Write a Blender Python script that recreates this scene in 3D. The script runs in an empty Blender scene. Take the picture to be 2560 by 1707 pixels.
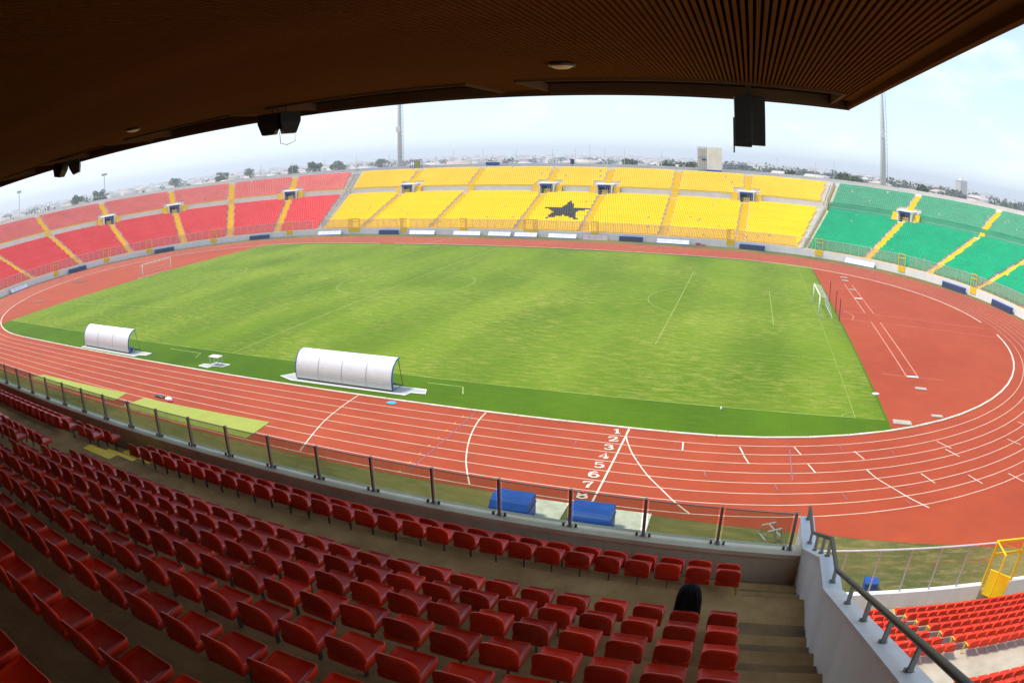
import bpy, math, random
import numpy as np
from mathutils import Vector, Matrix
rng = random.Random(7)
R = math.radians
scene = bpy.context.scene
C = scene.collection

# ------------------------------------------------------------------ camera
CAM = Vector((42.574, -76.185, 16.305))
YAW, PIT, ROL = -0.34894, -0.27146, -0.01294
cd = bpy.data.cameras.new('camera')
cam = bpy.data.objects.new('camera', cd); C.objects.link(cam)
fwd = Vector((math.sin(YAW)*math.cos(PIT), math.cos(YAW)*math.cos(PIT), math.sin(PIT)))
rt = Vector((math.cos(YAW), -math.sin(YAW), 0)); up = rt.cross(fwd)
r2 = math.cos(ROL)*rt + math.sin(ROL)*up; u2 = -math.sin(ROL)*rt + math.cos(ROL)*up
mw = Matrix((r2, u2, -fwd)).transposed().to_4x4(); mw.translation = CAM
cam.matrix_world = mw
cd.type = 'PANO'
cd.sensor_fit = 'HORIZONTAL'; cd.sensor_width = 36.0; cd.sensor_height = 36.0*682/1024
try: pc = cd; pc.panorama_type = 'FISHEYE_LENS_POLYNOMIAL'
except Exception: pc = cd.cycles; pc.panorama_type = 'FISHEYE_LENS_POLYNOMIAL'
pc.fisheye_polynomial_k0 = 0.0
pc.fisheye_polynomial_k1 = -4.10718442e-02
pc.fisheye_polynomial_k2 = -6.23581113e-05
pc.fisheye_polynomial_k3 = 5.12716706e-07
pc.fisheye_polynomial_k4 = -4.42337955e-07
pc.fisheye_fov = R(170)
cd.clip_start = 0.05; cd.clip_end = 20000
scene.camera = cam

# ------------------------------------------------------------------ world, sun, exposure
SUN_EL, SUN_AZ = R(64), R(-92)           # azimuth from +Y towards +X
world = bpy.data.worlds.new('World'); scene.world = world; world.use_nodes = True
nt = world.node_tree; nt.nodes.clear()
wo = nt.nodes.new('ShaderNodeOutputWorld'); bg = nt.nodes.new('ShaderNodeBackground')
sky = nt.nodes.new('ShaderNodeTexSky'); sky.sky_type = 'NISHITA'; sky.sun_disc = False
sky.sun_elevation = SUN_EL; sky.sun_rotation = SUN_AZ
sky.altitude = 0; sky.air_density = 1.0; sky.dust_density = 0.3; sky.ozone_density = 2.2
tc = nt.nodes.new('ShaderNodeTexCoord'); mp = nt.nodes.new('ShaderNodeMapping')
mp.inputs['Scale'].default_value = (2.2, 2.2, 6.0)
nz = nt.nodes.new('ShaderNodeTexNoise'); nz.inputs['Scale'].default_value = 2.4
nz.inputs['Detail'].default_value = 9; nz.inputs['Roughness'].default_value = .62
rp = nt.nodes.new('ShaderNodeValToRGB'); rp.color_ramp.elements[0].position = .50; rp.color_ramp.elements[1].position = .74
veil = nt.nodes.new('ShaderNodeMix'); veil.data_type = 'RGBA'      # thin even high cloud over the whole sky
veil.inputs['Factor'].default_value = .65; veil.inputs['B'].default_value = (3.0, 3.7, 4.7, 1)
mx = nt.nodes.new('ShaderNodeMix'); mx.data_type = 'RGBA'
mx.inputs['B'].default_value = (5.0, 5.1, 5.2, 1)
mul = nt.nodes.new('ShaderNodeMath'); mul.operation = 'MULTIPLY'; mul.inputs[1].default_value = .65
L = nt.links.new
L(tc.outputs['Generated'], mp.inputs['Vector']); L(mp.outputs[0], nz.inputs['Vector']); L(nz.outputs[0], rp.inputs[0])
L(sky.outputs[0], veil.inputs['A']); L(veil.outputs['Result'], mx.inputs['A'])
L(rp.outputs[0], mul.inputs[0]); L(mul.outputs[0], mx.inputs['Factor'])
L(mx.outputs['Result'], bg.inputs['Color']); L(bg.outputs[0], wo.inputs[0])
bg.inputs['Strength'].default_value = 0.126
sd = bpy.data.lights.new('sun', 'SUN'); sd.energy = 2.3; sd.angle = R(10); sd.color = (1, .93, .80)
sun = bpy.data.objects.new('sun', sd); C.objects.link(sun)
sdir = Vector((math.sin(SUN_AZ)*math.cos(SUN_EL), math.cos(SUN_AZ)*math.cos(SUN_EL), math.sin(SUN_EL)))
sun.rotation_euler = sdir.to_track_quat('Z', 'Y').to_euler(); sun.location = (0, 0, 60)
vs = scene.view_settings
vs.view_transform = 'Standard'; vs.look = 'None'; vs.gamma = 1; vs.use_curve_mapping = False
vs.exposure = 1.1
scene.render.engine = 'CYCLES'
scene.cycles.max_bounces = 7; scene.cycles.diffuse_bounces = 4; scene.cycles.glossy_bounces = 2
scene.cycles.transparent_max_bounces = 24; scene.cycles.transmission_bounces = 2
scene.cycles.caustics_reflective = False; scene.cycles.caustics_refractive = False
scene.cycles.sample_clamp_indirect = 4
scene.cycles.use_denoising = True

# ------------------------------------------------------------------ materials
M = {}
def mat(name, col, rough=.6, var=None, scale=4, bump=0, bscale=30, spec=.4, metal=0, stretch=None, detail=6, rnd=0):
    m = bpy.data.materials.new(name); m.use_nodes = True
    n = m.node_tree.nodes; l = m.node_tree.links.new; b = n['Principled BSDF']
    b.inputs['Roughness'].default_value = rough; b.inputs['Metallic'].default_value = metal
    b.inputs['Specular IOR Level'].default_value = spec
    c = (*col, 1); b.inputs['Base Color'].default_value = c
    if var or bump:
        t = n.new('ShaderNodeTexCoord'); mpn = n.new('ShaderNodeMapping'); l(t.outputs['Object'], mpn.inputs[0])
        if stretch: mpn.inputs['Scale'].default_value = stretch
    if var:
        z = n.new('ShaderNodeTexNoise'); z.inputs['Scale'].default_value = scale; z.inputs['Detail'].default_value = detail
        z.inputs['Roughness'].default_value = .65
        l(mpn.outputs[0], z.inputs['Vector'])
        r = n.new('ShaderNodeValToRGB'); e = r.color_ramp.elements
        e[0].position = .3; e[1].position = .7; e[0].color = (*var, 1); e[1].color = c
        l(z.outputs[0], r.inputs[0]); l(r.outputs[0], b.inputs['Base Color'])
    if bump:
        z2 = n.new('ShaderNodeTexNoise'); z2.inputs['Scale'].default_value = bscale; z2.inputs['Detail'].default_value = 4
        l(mpn.outputs[0], z2.inputs['Vector']); bn = n.new('ShaderNodeBump'); bn.inputs['Strength'].default_value = bump
        bn.inputs['Distance'].default_value = .02
        l(z2.outputs[0], bn.inputs['Height']); l(bn.outputs[0], b.inputs['Normal'])
    if rnd:
        oi = n.new('ShaderNodeObjectInfo'); mr = n.new('ShaderNodeMapRange'); mr.inputs['To Min'].default_value = 1-rnd*1.4; mr.inputs['To Max'].default_value = 1+rnd*.4
        hs = n.new('ShaderNodeHueSaturation'); l(oi.outputs['Random'], mr.inputs['Value']); l(mr.outputs[0], hs.inputs['Value'])
        src = b.inputs['Base Color'].links[0].from_socket; l(src, hs.inputs['Color']); l(hs.outputs[0], b.inputs['Base Color'])
        geo = n.new('ShaderNodeNewGeometry'); sx_ = n.new('ShaderNodeSeparateXYZ'); l(geo.outputs['Normal'], sx_.inputs[0])
        dn_ = n.new('ShaderNodeTexNoise'); dn_.inputs['Scale'].default_value = 5; dn_.inputs['Detail'].default_value = 8; l(geo.outputs['Position'], dn_.inputs['Vector'])
        du = n.new('ShaderNodeMapRange'); du.inputs['From Min'].default_value = .45; du.inputs['From Max'].default_value = .75; du.inputs['To Max'].default_value = .22; l(dn_.outputs[0], du.inputs['Value'])
        dm = n.new('ShaderNodeMix'); dm.data_type = 'RGBA'; dm.inputs['B'].default_value = (.62, .20, .09, 1); l(du.outputs[0], dm.inputs['Factor']); l(hs.outputs[0], dm.inputs['A']); l(dm.outputs['Result'], b.inputs['Base Color'])
        z3 = n.new('ShaderNodeTexNoise'); z3.inputs['Scale'].default_value = 9; z3.inputs['Detail'].default_value = 6; l(t.outputs['Object'], z3.inputs['Vector'])
        m3 = n.new('ShaderNodeMapRange'); m3.inputs['From Min'].default_value = .35; m3.inputs['From Max'].default_value = .65; m3.inputs['To Min'].default_value = rough-.06; m3.inputs['To Max'].default_value = rough+.22
        l(z3.outputs[0], m3.inputs['Value']); l(m3.outputs[0], b.inputs['Roughness'])
    M[name] = m; return m
def glassmat(name, tint, veil, veilcol=(.5, .5, .48), gloss=.25):
    m = bpy.data.materials.new(name); m.use_nodes = True
    n = m.node_tree.nodes; l = m.node_tree.links.new; n.remove(n['Principled BSDF'])
    o = n['Material Output']; t = n.new('ShaderNodeBsdfTransparent'); t.inputs[0].default_value = (*tint, 1)
    g = n.new('ShaderNodeBsdfGlossy'); g.inputs['Roughness'].default_value = .04; g.inputs[0].default_value = (.9, .95, .93, 1)
    d = n.new('ShaderNodeBsdfDiffuse'); d.inputs[0].default_value = (*veilcol, 1)
    f = n.new('ShaderNodeFresnel'); f.inputs[0].default_value = 1.45
    k = n.new('ShaderNodeMath'); k.operation = 'MULTIPLY'; k.inputs[1].default_value = gloss*2
    l(f.outputs[0], k.inputs[0])
    tcn = n.new('ShaderNodeTexCoord'); z = n.new('ShaderNodeTexNoise'); z.inputs['Scale'].default_value = 3.0; z.inputs['Detail'].default_value = 5
    l(tcn.outputs['Object'], z.inputs['Vector']); v = n.new('ShaderNodeMath'); v.operation = 'MULTIPLY'; v.inputs[1].default_value = veil*2
    l(z.outputs[0], v.inputs[0])
    a = n.new('ShaderNodeMixShader'); l(v.outputs[0], a.inputs[0]); l(t.outputs[0], a.inputs[1]); l(d.outputs[0], a.inputs[2])
    b = n.new('ShaderNodeMixShader'); l(k.outputs[0], b.inputs[0]); l(a.outputs[0], b.inputs[1]); l(g.outputs[0], b.inputs[2])
    l(b.outputs[0], o.inputs[0]); M[name] = m
mat('concrete', (.46, .41, .33), .85, (.33, .29, .22), 1.3, .4, 18)
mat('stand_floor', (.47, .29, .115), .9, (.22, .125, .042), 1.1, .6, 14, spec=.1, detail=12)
mat('pale_concrete', (.84, .82, .79), .85, (.74, .71, .67), .7, .2, 10)
mat('far_concrete', (.74, .68, .60), .9, (.62, .56, .49), .5)
mat('white_wall', (.89, .87, .83), .7, (.72, .69, .63), .9, .2, 12, stretch=(1, 1, .35))
mat('parapet_paint', (.92, .82, .60), .75, (.74, .62, .42), 1.6, .3, 16)
mat('red_seat', (.88, .036, .003), .34, (.72, .022, .002), .35, spec=.36, rnd=.28)
mat('red_seat_far', (.86, .085, .080), .5, (.78, .055, .055), .25, spec=.2)
mat('red_seat_pale', (.85, .22, .18), .6, (.76, .16, .135), .25, spec=.2)  # this and the next two: paler seat tones for the upper tier
mat('yellow_seat_pale', (.92, .62, .035), .6, (.86, .53, .025), .2, spec=.15)
mat('green_seat_pale', (.05, .36, .185), .6, (.04, .28, .15), .25)
mat('line_faded', (.60, .30, .22), .8, (.48, .16, .10), .7)
mat('post_metal', (.30, .28, .24), .45, (.22, .20, .17), 6, metal=.3)
mat('yellow_seat', (.95, .63, .002), .5, (.91, .57, .001), .2, spec=.15)
mat('green_seat', (.0, .40, .18), .5, (.0, .30, .14), .25, spec=.15)
mat('black_seat', (.028, .030, .032), .5)
mat('yellow_paint', (.91, .62, .012), .6, (.82, .52, .010), 1.5, spec=.2)
mat('blue_paint', (.004, .085, .42), .45, (.003, .055, .30), 1.2, spec=.3)
mat('navy_board', (.020, .035, .10), .45, (.03, .04, .08), .8)
mat('white_board', (.80, .80, .80), .5, (.68, .70, .72), 1.0)
mat('white_paint', (.80, .79, .76), .5, (.70, .69, .66), 3)
mat('pink_board', (.74, .60, .60), .6, (.64, .5, .5), 1.2)
mat('dark_metal', (.060, .052, .045), .4, (.085, .075, .065), 6, metal=.3)
mat('grey_metal', (.32, .32, .32), .45, (.25, .25, .25), 3, metal=.3)
mat('pale_metal', (.62, .62, .60), .45, (.5, .5, .48), 3, metal=.2)
mat('rim_plaster', (.78, .70, .62), .85, (.68, .60, .53), .4)
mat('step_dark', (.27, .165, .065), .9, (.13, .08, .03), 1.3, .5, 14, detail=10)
mat('pad_concrete', (.74, .70, .58), .9, (.46, .43, .34), 1.6, .4, 20, detail=12)
mat('slab_grey', (.42, .43, .42), .85, (.33, .34, .33), 1.5)
mat('slat_wood', (.150, .058, .012), .9, (.100, .036, .007), 1.2, stretch=(3, .25, 3), spec=.03)
mat('ceiling_dark', (.016, .0065, .002), .95, spec=.02)
mat('fascia', (.16, .10, .055), .8, (.12, .075, .04), .8, spec=.05)
mat('speaker_black', (.012, .012, .012), .45, (.02, .02, .02), 8)
mat('backpack', (.008, .008, .008), .85, (.014, .014, .014), 14, .5, 60, spec=.1)
mat('dugout_white', (.82, .83, .84), .35, (.72, .74, .76), 2.5, .15, 22, spec=.5)
mat('lamp_white', (.8, .66, .5), .4)
mat('olive_mat', (.30, .34, .055), .85, (.26, .29, .045), .6)
mat('line_white', (.74, .66, .56), .7, (.56, .40, .30), .8)
mat('line_pitch', (.34, .42, .14), .8, (.16, .25, .018), .5)
mat('line_blue', (.26, .10, .13), .8)
mat('line_yellow', (.62, .36, .10), .7)
mat('rubber_pad', (.44, .40, .33), .8, (.30, .27, .22), 3)
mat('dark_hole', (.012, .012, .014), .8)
mat('net', (.75, .75, .75), .8)
mat('pole_rust', (.28, .055, .03), .6, (.18, .06, .04), 4)
mat('bark', (.12, .085, .055), .9, (.08, .055, .035), 5)
mat('leaf', (.085, .120, .040), .6, (.05, .085, .025), .6)
mat('leaf_far', (.055, .085, .035), .7, (.035, .06, .025), .15)
mat('city_wall', (.62, .58, .54), .85, (.42, .38, .35), .012, detail=2)
mat('city_roof', (.42, .30, .25), .85, (.55, .52, .5), .01, detail=2)
mat('cyan_cloth', (.03, .42, .72), .6, (.02, .33, .6), 6)
mat('magenta', (.55, .10, .16), .6)
glassmat('balustrade_glass', (.80, .85, .80), .07, (.30, .31, .26), .18)
glassmat('clear_sheet', (.93, .95, .93), .035, (.5, .5, .45), .08)
glassmat('fence_sheet', (.92, .90, .89), .12, (.78, .62, .55), .08)

def nodes_of(name, col=(.5, .5, .5), rough=.8, spec=.2):
    m = mat(name, col, rough, spec=spec); return m, m.node_tree.nodes, m.node_tree.links.new
# track rubber
m, n, l = nodes_of('track', (.44, .075, .036), .8, .25); b = n['Principled BSDF']
t = n.new('ShaderNodeTexCoord')
z = n.new('ShaderNodeTexNoise'); z.inputs['Scale'].default_value = .06; z.inputs['Detail'].default_value = 8; z.inputs['Roughness'].default_value = .6
l(t.outputs['Object'], z.inputs['Vector'])
r = n.new('ShaderNodeValToRGB'); e = r.color_ramp.elements; e[0].position = .30; e[1].position = .72
e[0].color = (.315, .041, .011, 1); e[1].color = (.395, .064, .019, 1)
z2 = n.new('ShaderNodeTexNoise'); z2.inputs['Scale'].default_value = .45; z2.inputs['Detail'].default_value = 12; z2.inputs['Roughness'].default_value = .72
l(t.outputs['Object'], z2.inputs['Vector'])
mm = n.new('ShaderNodeMix'); mm.data_type = 'RGBA'; mm.blend_type = 'MULTIPLY'; mm.inputs['Factor'].default_value = .7
r2_ = n.new('ShaderNodeValToRGB'); e = r2_.color_ramp.elements; e[0].position = .3; e[1].position = .7; e[0].color = (.70, .68, .66, 1)
l(z.outputs[0], r.inputs[0]); l(z2.outputs[0], r2_.inputs[0]); l(r.outputs[0], mm.inputs['A']); l(r2_.outputs[0], mm.inputs['B']); l(mm.outputs['Result'], b.inputs['Base Color'])
z3 = n.new('ShaderNodeTexNoise'); z3.inputs['Scale'].default_value = 160; l(t.outputs['Object'], z3.inputs['Vector'])
bn = n.new('ShaderNodeBump'); bn.inputs['Strength'].default_value = .3; bn.inputs['Distance'].default_value = .01; l(z3.outputs[0], bn.inputs['Height']); l(bn.outputs[0], b.inputs['Normal'])
# grass: mown bands, dry streaks along X, uncut dark margin
def grass(name, green, dry, dark, amount):
    m, n, l = nodes_of(name, green, .9, .1); b = n['Principled BSDF']; t = n.new('ShaderNodeTexCoord')
    def noise(scale, st, det=7, ro=.62):
        mpn = n.new('ShaderNodeMapping'); mpn.inputs['Scale'].default_value = st; l(t.outputs['Object'], mpn.inputs[0])
        q = n.new('ShaderNodeTexNoise'); q.inputs['Scale'].default_value = scale; q.inputs['Detail'].default_value = det; q.inputs['Roughness'].default_value = ro
        l(mpn.outputs[0], q.inputs['Vector']); return q
    def ramp(src, a, b_, ca, cb):
        q = n.new('ShaderNodeValToRGB'); e = q.color_ramp.elements; e[0].position = a; e[1].position = b_; e[0].color = (*ca, 1); e[1].color = (*cb, 1)
        l(src, q.inputs[0]); return q
    def mixc(fac, A, B):
        q = n.new('ShaderNodeMix'); q.data_type = 'RGBA'
        if isinstance(fac, float): q.inputs['Factor'].default_value = fac
        else: l(fac, q.inputs['Factor'])
        l(A, q.inputs['A']); l(B, q.inputs['B']); return q.outputs['Result']
    base = ramp(noise(.055, (1.5, .8, 1), 4, .5).outputs[0], .36, .64, dark, green).outputs[0]
    if name == 'pitch_turf':
        wv = n.new('ShaderNodeTexWave'); wv.wave_type = 'BANDS'; wv.bands_direction = 'X'; wv.inputs['Scale'].default_value = .028; wv.inputs['Distortion'].default_value = 2.2
        wv.inputs['Detail'].default_value = 3; wv.inputs['Detail Scale'].default_value = .6; l(t.outputs['Object'], wv.inputs['Vector'])
        wr = ramp(wv.outputs[0], .30, .70, (.90, .92, .88), (1.07, 1.05, 1.06)); wm = n.new('ShaderNodeMix'); wm.data_type = 'RGBA'; wm.blend_type = 'MULTIPLY'; wm.inputs['Factor'].default_value = 1
        l(base, wm.inputs['A']); l(wr.outputs[0], wm.inputs['B']); base = wm.outputs['Result']
    streak = noise(1.1, (.55, 2.2, 1), 9, .78); patch = noise(.07, (1, 1, 1), 5)
    sp = n.new('ShaderNodeMath'); sp.operation = 'MULTIPLY'
    s1 = ramp(streak.outputs[0], .46, .72, (0, 0, 0), (1, 1, 1)); p1 = ramp(patch.outputs[0], .34, .66, (.15, .15, .15), (1, 1, 1))
    l(s1.outputs[0], sp.inputs[0]); l(p1.outputs[0], sp.inputs[1])
    sa = n.new('ShaderNodeMath'); sa.operation = 'MULTIPLY'; sa.inputs[1].default_value = amount; l(sp.outputs[0], sa.inputs[0])
    dc = n.new('ShaderNodeRGB'); dc.outputs[0].default_value = (*dry, 1)
    c1 = mixc(sa.outputs[0], base, dc.outputs[0])
    fine = ramp(noise(7, (1, 1.5, 1), 6, .7).outputs[0], .3, .7, (.72, .74, .68), (1.12, 1.1, 1.1))
    mu = n.new('ShaderNodeMix'); mu.data_type = 'RGBA'; mu.blend_type = 'MULTIPLY'; mu.inputs['Factor'].default_value = 1
    l(c1, mu.inputs['A']); l(fine.outputs[0], mu.inputs['B']); l(mu.outputs['Result'], b.inputs['Base Color'])
    bz = noise(24, (1, 1, 1), 5, .7); bn = n.new('ShaderNodeBump'); bn.inputs['Strength'].default_value = .6; bn.inputs['Distance'].default_value = .04
    l(bz.outputs[0], bn.inputs['Height']); l(bn.outputs[0], b.inputs['Normal']); return m
grass('pitch_turf', (.135, .218, .010), (.42, .39, .10), (.088, .168, .005), 1.0)
grass('margin_turf', (.082, .170, .004), (.16, .22, .014), (.048, .112, .002), .5)
grass('verge_turf', (.20, .165, .055), (.36, .25, .11), (.075, .095, .022), 1.0)
mat('earth', (.36, .31, .25), .95, (.20, .22, .12), .006, detail=8)

# ------------------------------------------------------------------ mesh helpers
class MB:
    def __init__(s): s.v = []; s.f = []
    def add(s, vs, fs):
        o = len(s.v); s.v += [tuple(q) for q in vs]; s.f += [tuple(i+o for i in q) for q in fs]; return s
    def box(s, x0, x1, y0, y1, z0, z1, mtx=None):
        vs = [(x, y, z) for z in (z0, z1) for y in (y0, y1) for x in (x0, x1)]
        if mtx: vs = [mtx @ Vector(q) for q in vs]
        return s.add(vs, [(0, 2, 3, 1), (4, 5, 7, 6), (0, 1, 5, 4), (1, 3, 7, 5), (3, 2, 6, 7), (2, 0, 4, 6)])
    def prism(s, prof, x0, x1, mtx=None):     # profile (y,z) extruded along x
        k = len(prof); vs = [(x0, *q) for q in prof]+[(x1, *q) for q in prof]
        if mtx: vs = [mtx @ Vector(q) for q in vs]
        return s.add(vs, [tuple(range(k))[::-1], tuple(range(k, 2*k))]+[(i, (i+1) % k, k+(i+1) % k, k+i) for i in range(k)])
    def tube(s, pts, rad, sides=6, cap=True):
        pts = [Vector(q) for q in pts]; rings = []; k = sides
        for i, q in enumerate(pts):
            d = (pts[min(i+1, len(pts)-1)]-pts[max(i-1, 0)]).normalized()
            a = d.cross(Vector((0, 0, 1)) if abs(d.z) < .9 else Vector((1, 0, 0))).normalized(); b_ = d.cross(a)
            rr = rad[i] if isinstance(rad, (list, tuple)) else rad
            rings += [q+rr*(math.cos(2*math.pi*j/k)*a+math.sin(2*math.pi*j/k)*b_) for j in range(k)]
        fs = [(i*k+j, i*k+(j+1) % k, (i+1)*k+(j+1) % k, (i+1)*k+j) for i in range(len(pts)-1) for j in range(k)]
        if cap: fs += [tuple(range(k))[::-1], tuple(range((len(pts)-1)*k, len(pts)*k))]
        return s.add(rings, fs)
    def ribbon(s, pts, w, z, closed=False, climb=0):   # flat strip on the ground
        P = [Vector((q[0], q[1], 0)) for q in pts]; k = len(P); vs = []
        for i in range(k):
            a = P[i-1] if (closed or i) else P[i]; b_ = P[(i+1) % k] if (closed or i < k-1) else P[i]
            d = (b_-a).normalized(); nrm = Vector((-d.y, d.x, 0)); ww = w[i] if isinstance(w, (list, tuple)) else w
            vs += [(P[i]+nrm*ww/2)[:2]+(z+climb*i,), (P[i]-nrm*ww/2)[:2]+(z+climb*i,)]
        m_ = k if closed else k-1
        return s.add(vs, [(2*i+1, 2*((i+1) % k)+1, 2*((i+1) % k), 2*i) for i in range(m_)])
    def mesh(s, name, smooth=False):
        me = bpy.data.meshes.new(name); me.from_pydata(s.v, [], s.f); me.update()
        if smooth: me.polygons.foreach_set('use_smooth', [True]*len(me.polygons))
        return me
    def build(s, name, material, parent=None, smooth=False):
        return put(name, s.mesh(name, smooth), material, parent)
def put(name, me, material, parent=None, loc=None, rz=0, m4=None):
    if material and not me.materials: me.materials.append(M[material])
    o = bpy.data.objects.new(name, me); C.objects.link(o)
    if parent: o.parent = parent
    if loc is not None: o.location = loc
    if rz: o.rotation_euler.z = rz
    if m4 is not None: o.matrix_basis = m4
    return o
def tag(o, label=None, cat=None, group=None, kind=None):
    if label: o['label'] = label
    if cat: o['category'] = cat
    if group: o['group'] = group
    if kind: o['kind'] = kind
    return o
def thing(name, label, cat, loc=(0, 0, 0), rz=0, group=None):
    o = bpy.data.objects.new(name, None); C.objects.link(o); o.location = loc; o.rotation_euler.z = rz
    o.empty_display_size = .2
    return tag(o, label, cat, group)
def copy_tree(o, parent=None):
    c = o.copy(); C.objects.link(c); c.parent = parent
    for ch in o.children: copy_tree(ch, c)
    return c
def npmesh(name, V, F, material, parent=None):
    me = bpy.data.meshes.new(name); V = np.asarray(V, np.float32); F = np.asarray(F, np.int32)
    me.vertices.add(len(V)); me.vertices.foreach_set('co', V.ravel())
    me.loops.add(F.size); me.loops.foreach_set('vertex_index', F.ravel())
    me.polygons.add(len(F)); me.polygons.foreach_set('loop_start', np.arange(0, F.size, F.shape[1], dtype=np.int32))
    me.update(calc_edges=True); me.validate(); return put(name, me, material, parent)
ORD = 'zeroth first second third fourth fifth sixth seventh eighth ninth tenth eleventh twelfth thirteenth fourteenth fifteenth sixteenth seventeenth eighteenth nineteenth twentieth'.split()
TENS = {2: 'twenty', 3: 'thirty', 4: 'forty', 5: 'fifty', 6: 'sixty'}
def ordn(k): return ORD[k] if k <= 20 else (TENS[k//10][:-1]+'ieth' if k % 10 == 0 else TENS[k//10]+'-'+ORD[k % 10])

# ------------------------------------------------------------------ ground, pitch, track
TR, TS, LW = 37.755, 38.559, 1.22
def oval(rad, n_=64, ts=TS):
    pts = [(ts+rad*math.cos(a), rad*math.sin(a)) for a in np.linspace(-math.pi/2, math.pi/2, n_)]
    return pts+[(-ts+rad*math.cos(a), rad*math.sin(a)) for a in np.linspace(math.pi/2, 1.5*math.pi, n_)]
g = MB(); NG = 48
g.add([(0, 0, -.03)]+[(3600*math.cos(2*math.pi*i/NG), 3600*math.sin(2*math.pi*i/NG), -.03) for i in range(NG)], [(0, i+1, (i+1) % NG+1) for i in range(NG)])
tag(g.build('ground', 'earth'), 'pale built-up ground stretching to the horizon behind the stands', 'ground', kind='structure')
vg = MB(); o_ = oval(56.5, 40); vg.add([(x, y, -.012) for x, y in o_], [tuple(range(len(o_)))])
vg.box(-70, 70, -64, -40, -.02, -.010)
tag(vg.build('grass_verge', 'verge_turf'), 'patchy dry grass strip around the outside of the running track', 'verge', kind='structure')
tk = MB(); o1 = oval(TR+8*LW+.28, 96); tk.add([(x, y, 0) for x, y in o1], [tuple(range(len(o1)))])
tk.add([(x, y, -.004) for x, y in [(70, -10), (80, -51.6), (55.1, -49.1), (48.5, -48.5), (36.5, -47.75), (36.5, -44)]], [(0, 5, 4, 3, 2, 1)])
tko = tag(tk.build('running_track', 'track'), 'brick red rubber running track with end zones around the grass pitch', 'track', kind='structure')
# wide run-off apron outside lane eight at the right bend
# turf: the pitch and its uncut margin
XG0, XG1 = -53.4, 54.0
def clip_oval(rad, x0, x1, n_=60):
    pts = []
    for a in np.linspace(-math.pi/2, math.pi/2, n_):
        x, y = TS+rad*math.cos(a), rad*math.sin(a)
        if x <= x1: pts.append((x, y))
        else:
            pts.append((x1, math.copysign(math.sqrt(max(rad*rad-(x1-TS)**2, 0)), y)))
    for a in np.linspace(math.pi/2, 1.5*math.pi, n_):
        x, y = -TS+rad*math.cos(a), rad*math.sin(a)
        if x >= x0: pts.append((x, y))
        else: pts.append((x0, math.copysign(math.sqrt(max(rad*rad-(x0+TS)**2, 0)), y)))
    out = [pts[0]]
    for q in pts[1:]:
        if abs(q[0]-out[-1][0])+abs(q[1]-out[-1][1]) > .02: out.append(q)
    return out
gm = MB(); gp = clip_oval(TR-.18, XG0, XG1); gm.add([(x, y, .008) for x, y in gp], [tuple(range(len(gp)))])
tag(gm.build('grass_margin', 'margin_turf'), 'deep green uncut grass margin between touchline and white kerb', 'grass', kind='structure')
PX, PY, PL, PW = -.5, 1.733, 51.885, 34.176
pm = MB(); pm.box(XG0+.02, XG1-.22, PY-PW-.05, 36.3, .009, .014)
pmo = tag(pm.build('pitch', 'pitch_turf'), 'light green mown football pitch with dry streaks', 'pitch', kind='structure')
def line(pts, w=.075, z=.020, material='line_pitch', parent=pmo, name='pitch_line', closed=False):
    return MB().ribbon(pts, w, z, closed).build(name, material, parent)
def rect(x0, x1, y0, y1): return [(x0, y0), (x1, y0), (x1, y1), (x0, y1)]
line(rect(PX-PL, PX+PL, PY-PW, PY+PW), closed=True)
line([(PX, PY-PW), (PX, PY+PW)])
line([(PX+9.15*math.cos(a), PY+9.15*math.sin(a)) for a in np.linspace(0, 2*math.pi, 64, endpoint=False)], closed=True, z=.022)
for s in (-1, 1):
    gx = PX+s*PL
    line([(gx, PY-20.16), (gx-s*16.5, PY-20.16), (gx-s*16.5, PY+20.16), (gx, PY+20.16)], z=.022)
    line([(gx, PY-9.16), (gx-s*5.5, PY-9.16), (gx-s*5.5, PY+9.16), (gx, PY+9.16)], z=.022)
    line([(gx-s*(11+9.15*math.cos(a)), PY+9.15*math.sin(a)) for a in np.linspace(-.925, .925, 24)], z=.024)
    for t_ in (-1, 1):
        line([(gx-s*math.cos(a), PY+t_*(PW-math.sin(a))) for a in np.linspace(0, math.pi/2, 8)], z=.024)
line([(-53.3, -21.2), (-36.36, -19.7), (-22.5, -18.7)], w=.10, z=.024)
for x0, x1 in ((-8.5, -3.2), (20.5, 23.9)):     # technical area lines beside the dugouts
    line([(x0, -33.6), (x1-.6, -33.6)], w=.10, z=.018); line([(x1-.6, -33.6), (x1, -35.0)], w=.10, z=.018)
# kerb: white rail of separate lengths
kb = thing('track_kerb', 'white raised kerb rail running round the inside of the track', 'kerb')
kp = oval(TR-.09, 40); kp = kp+[kp[0]]; fine = []
for (xa, ya), (xb, yb) in zip(kp[:-1], kp[1:]):
    n_ = max(1, round(math.hypot(xb-xa, yb-ya)/3.2)); fine += [(xa+(xb-xa)*i/n_, ya+(yb-ya)*i/n_) for i in range(n_)]
for i in range(len(fine)):
    a, b_ = Vector((*fine[i], 0)), Vector((*fine[(i+1) % len(fine)], 0)); d = b_-a
    if a.x > 70 and -3.4 < a.y < 3: continue     # kerb lifted where the runway crosses
    if a.y > 36 and rng.random() < .05: continue
    mt = Matrix.Translation(a) @ Matrix.Rotation(math.atan2(d.y, d.x), 4, 'Z')
    w_ = .08 if a.y > 0 else .10
    MB().box(.02, d.length-.02+rng.uniform(-.02, .02), -w_, w_, .003, .06+rng.uniform(0, .012), mt).build('kerb_rail', 'line_white', kb)
for k in range(1, 9):
    line(oval(TR+k*LW-.04, 64), w=.052, z=.006, material='line_white', parent=tko, name='lane_line', closed=True)
def tl(pts, w=.09, z=.010, material='line_white', name='track_mark'): return line(pts, w, z, material, tko, name)
FX = 36.14
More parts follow.
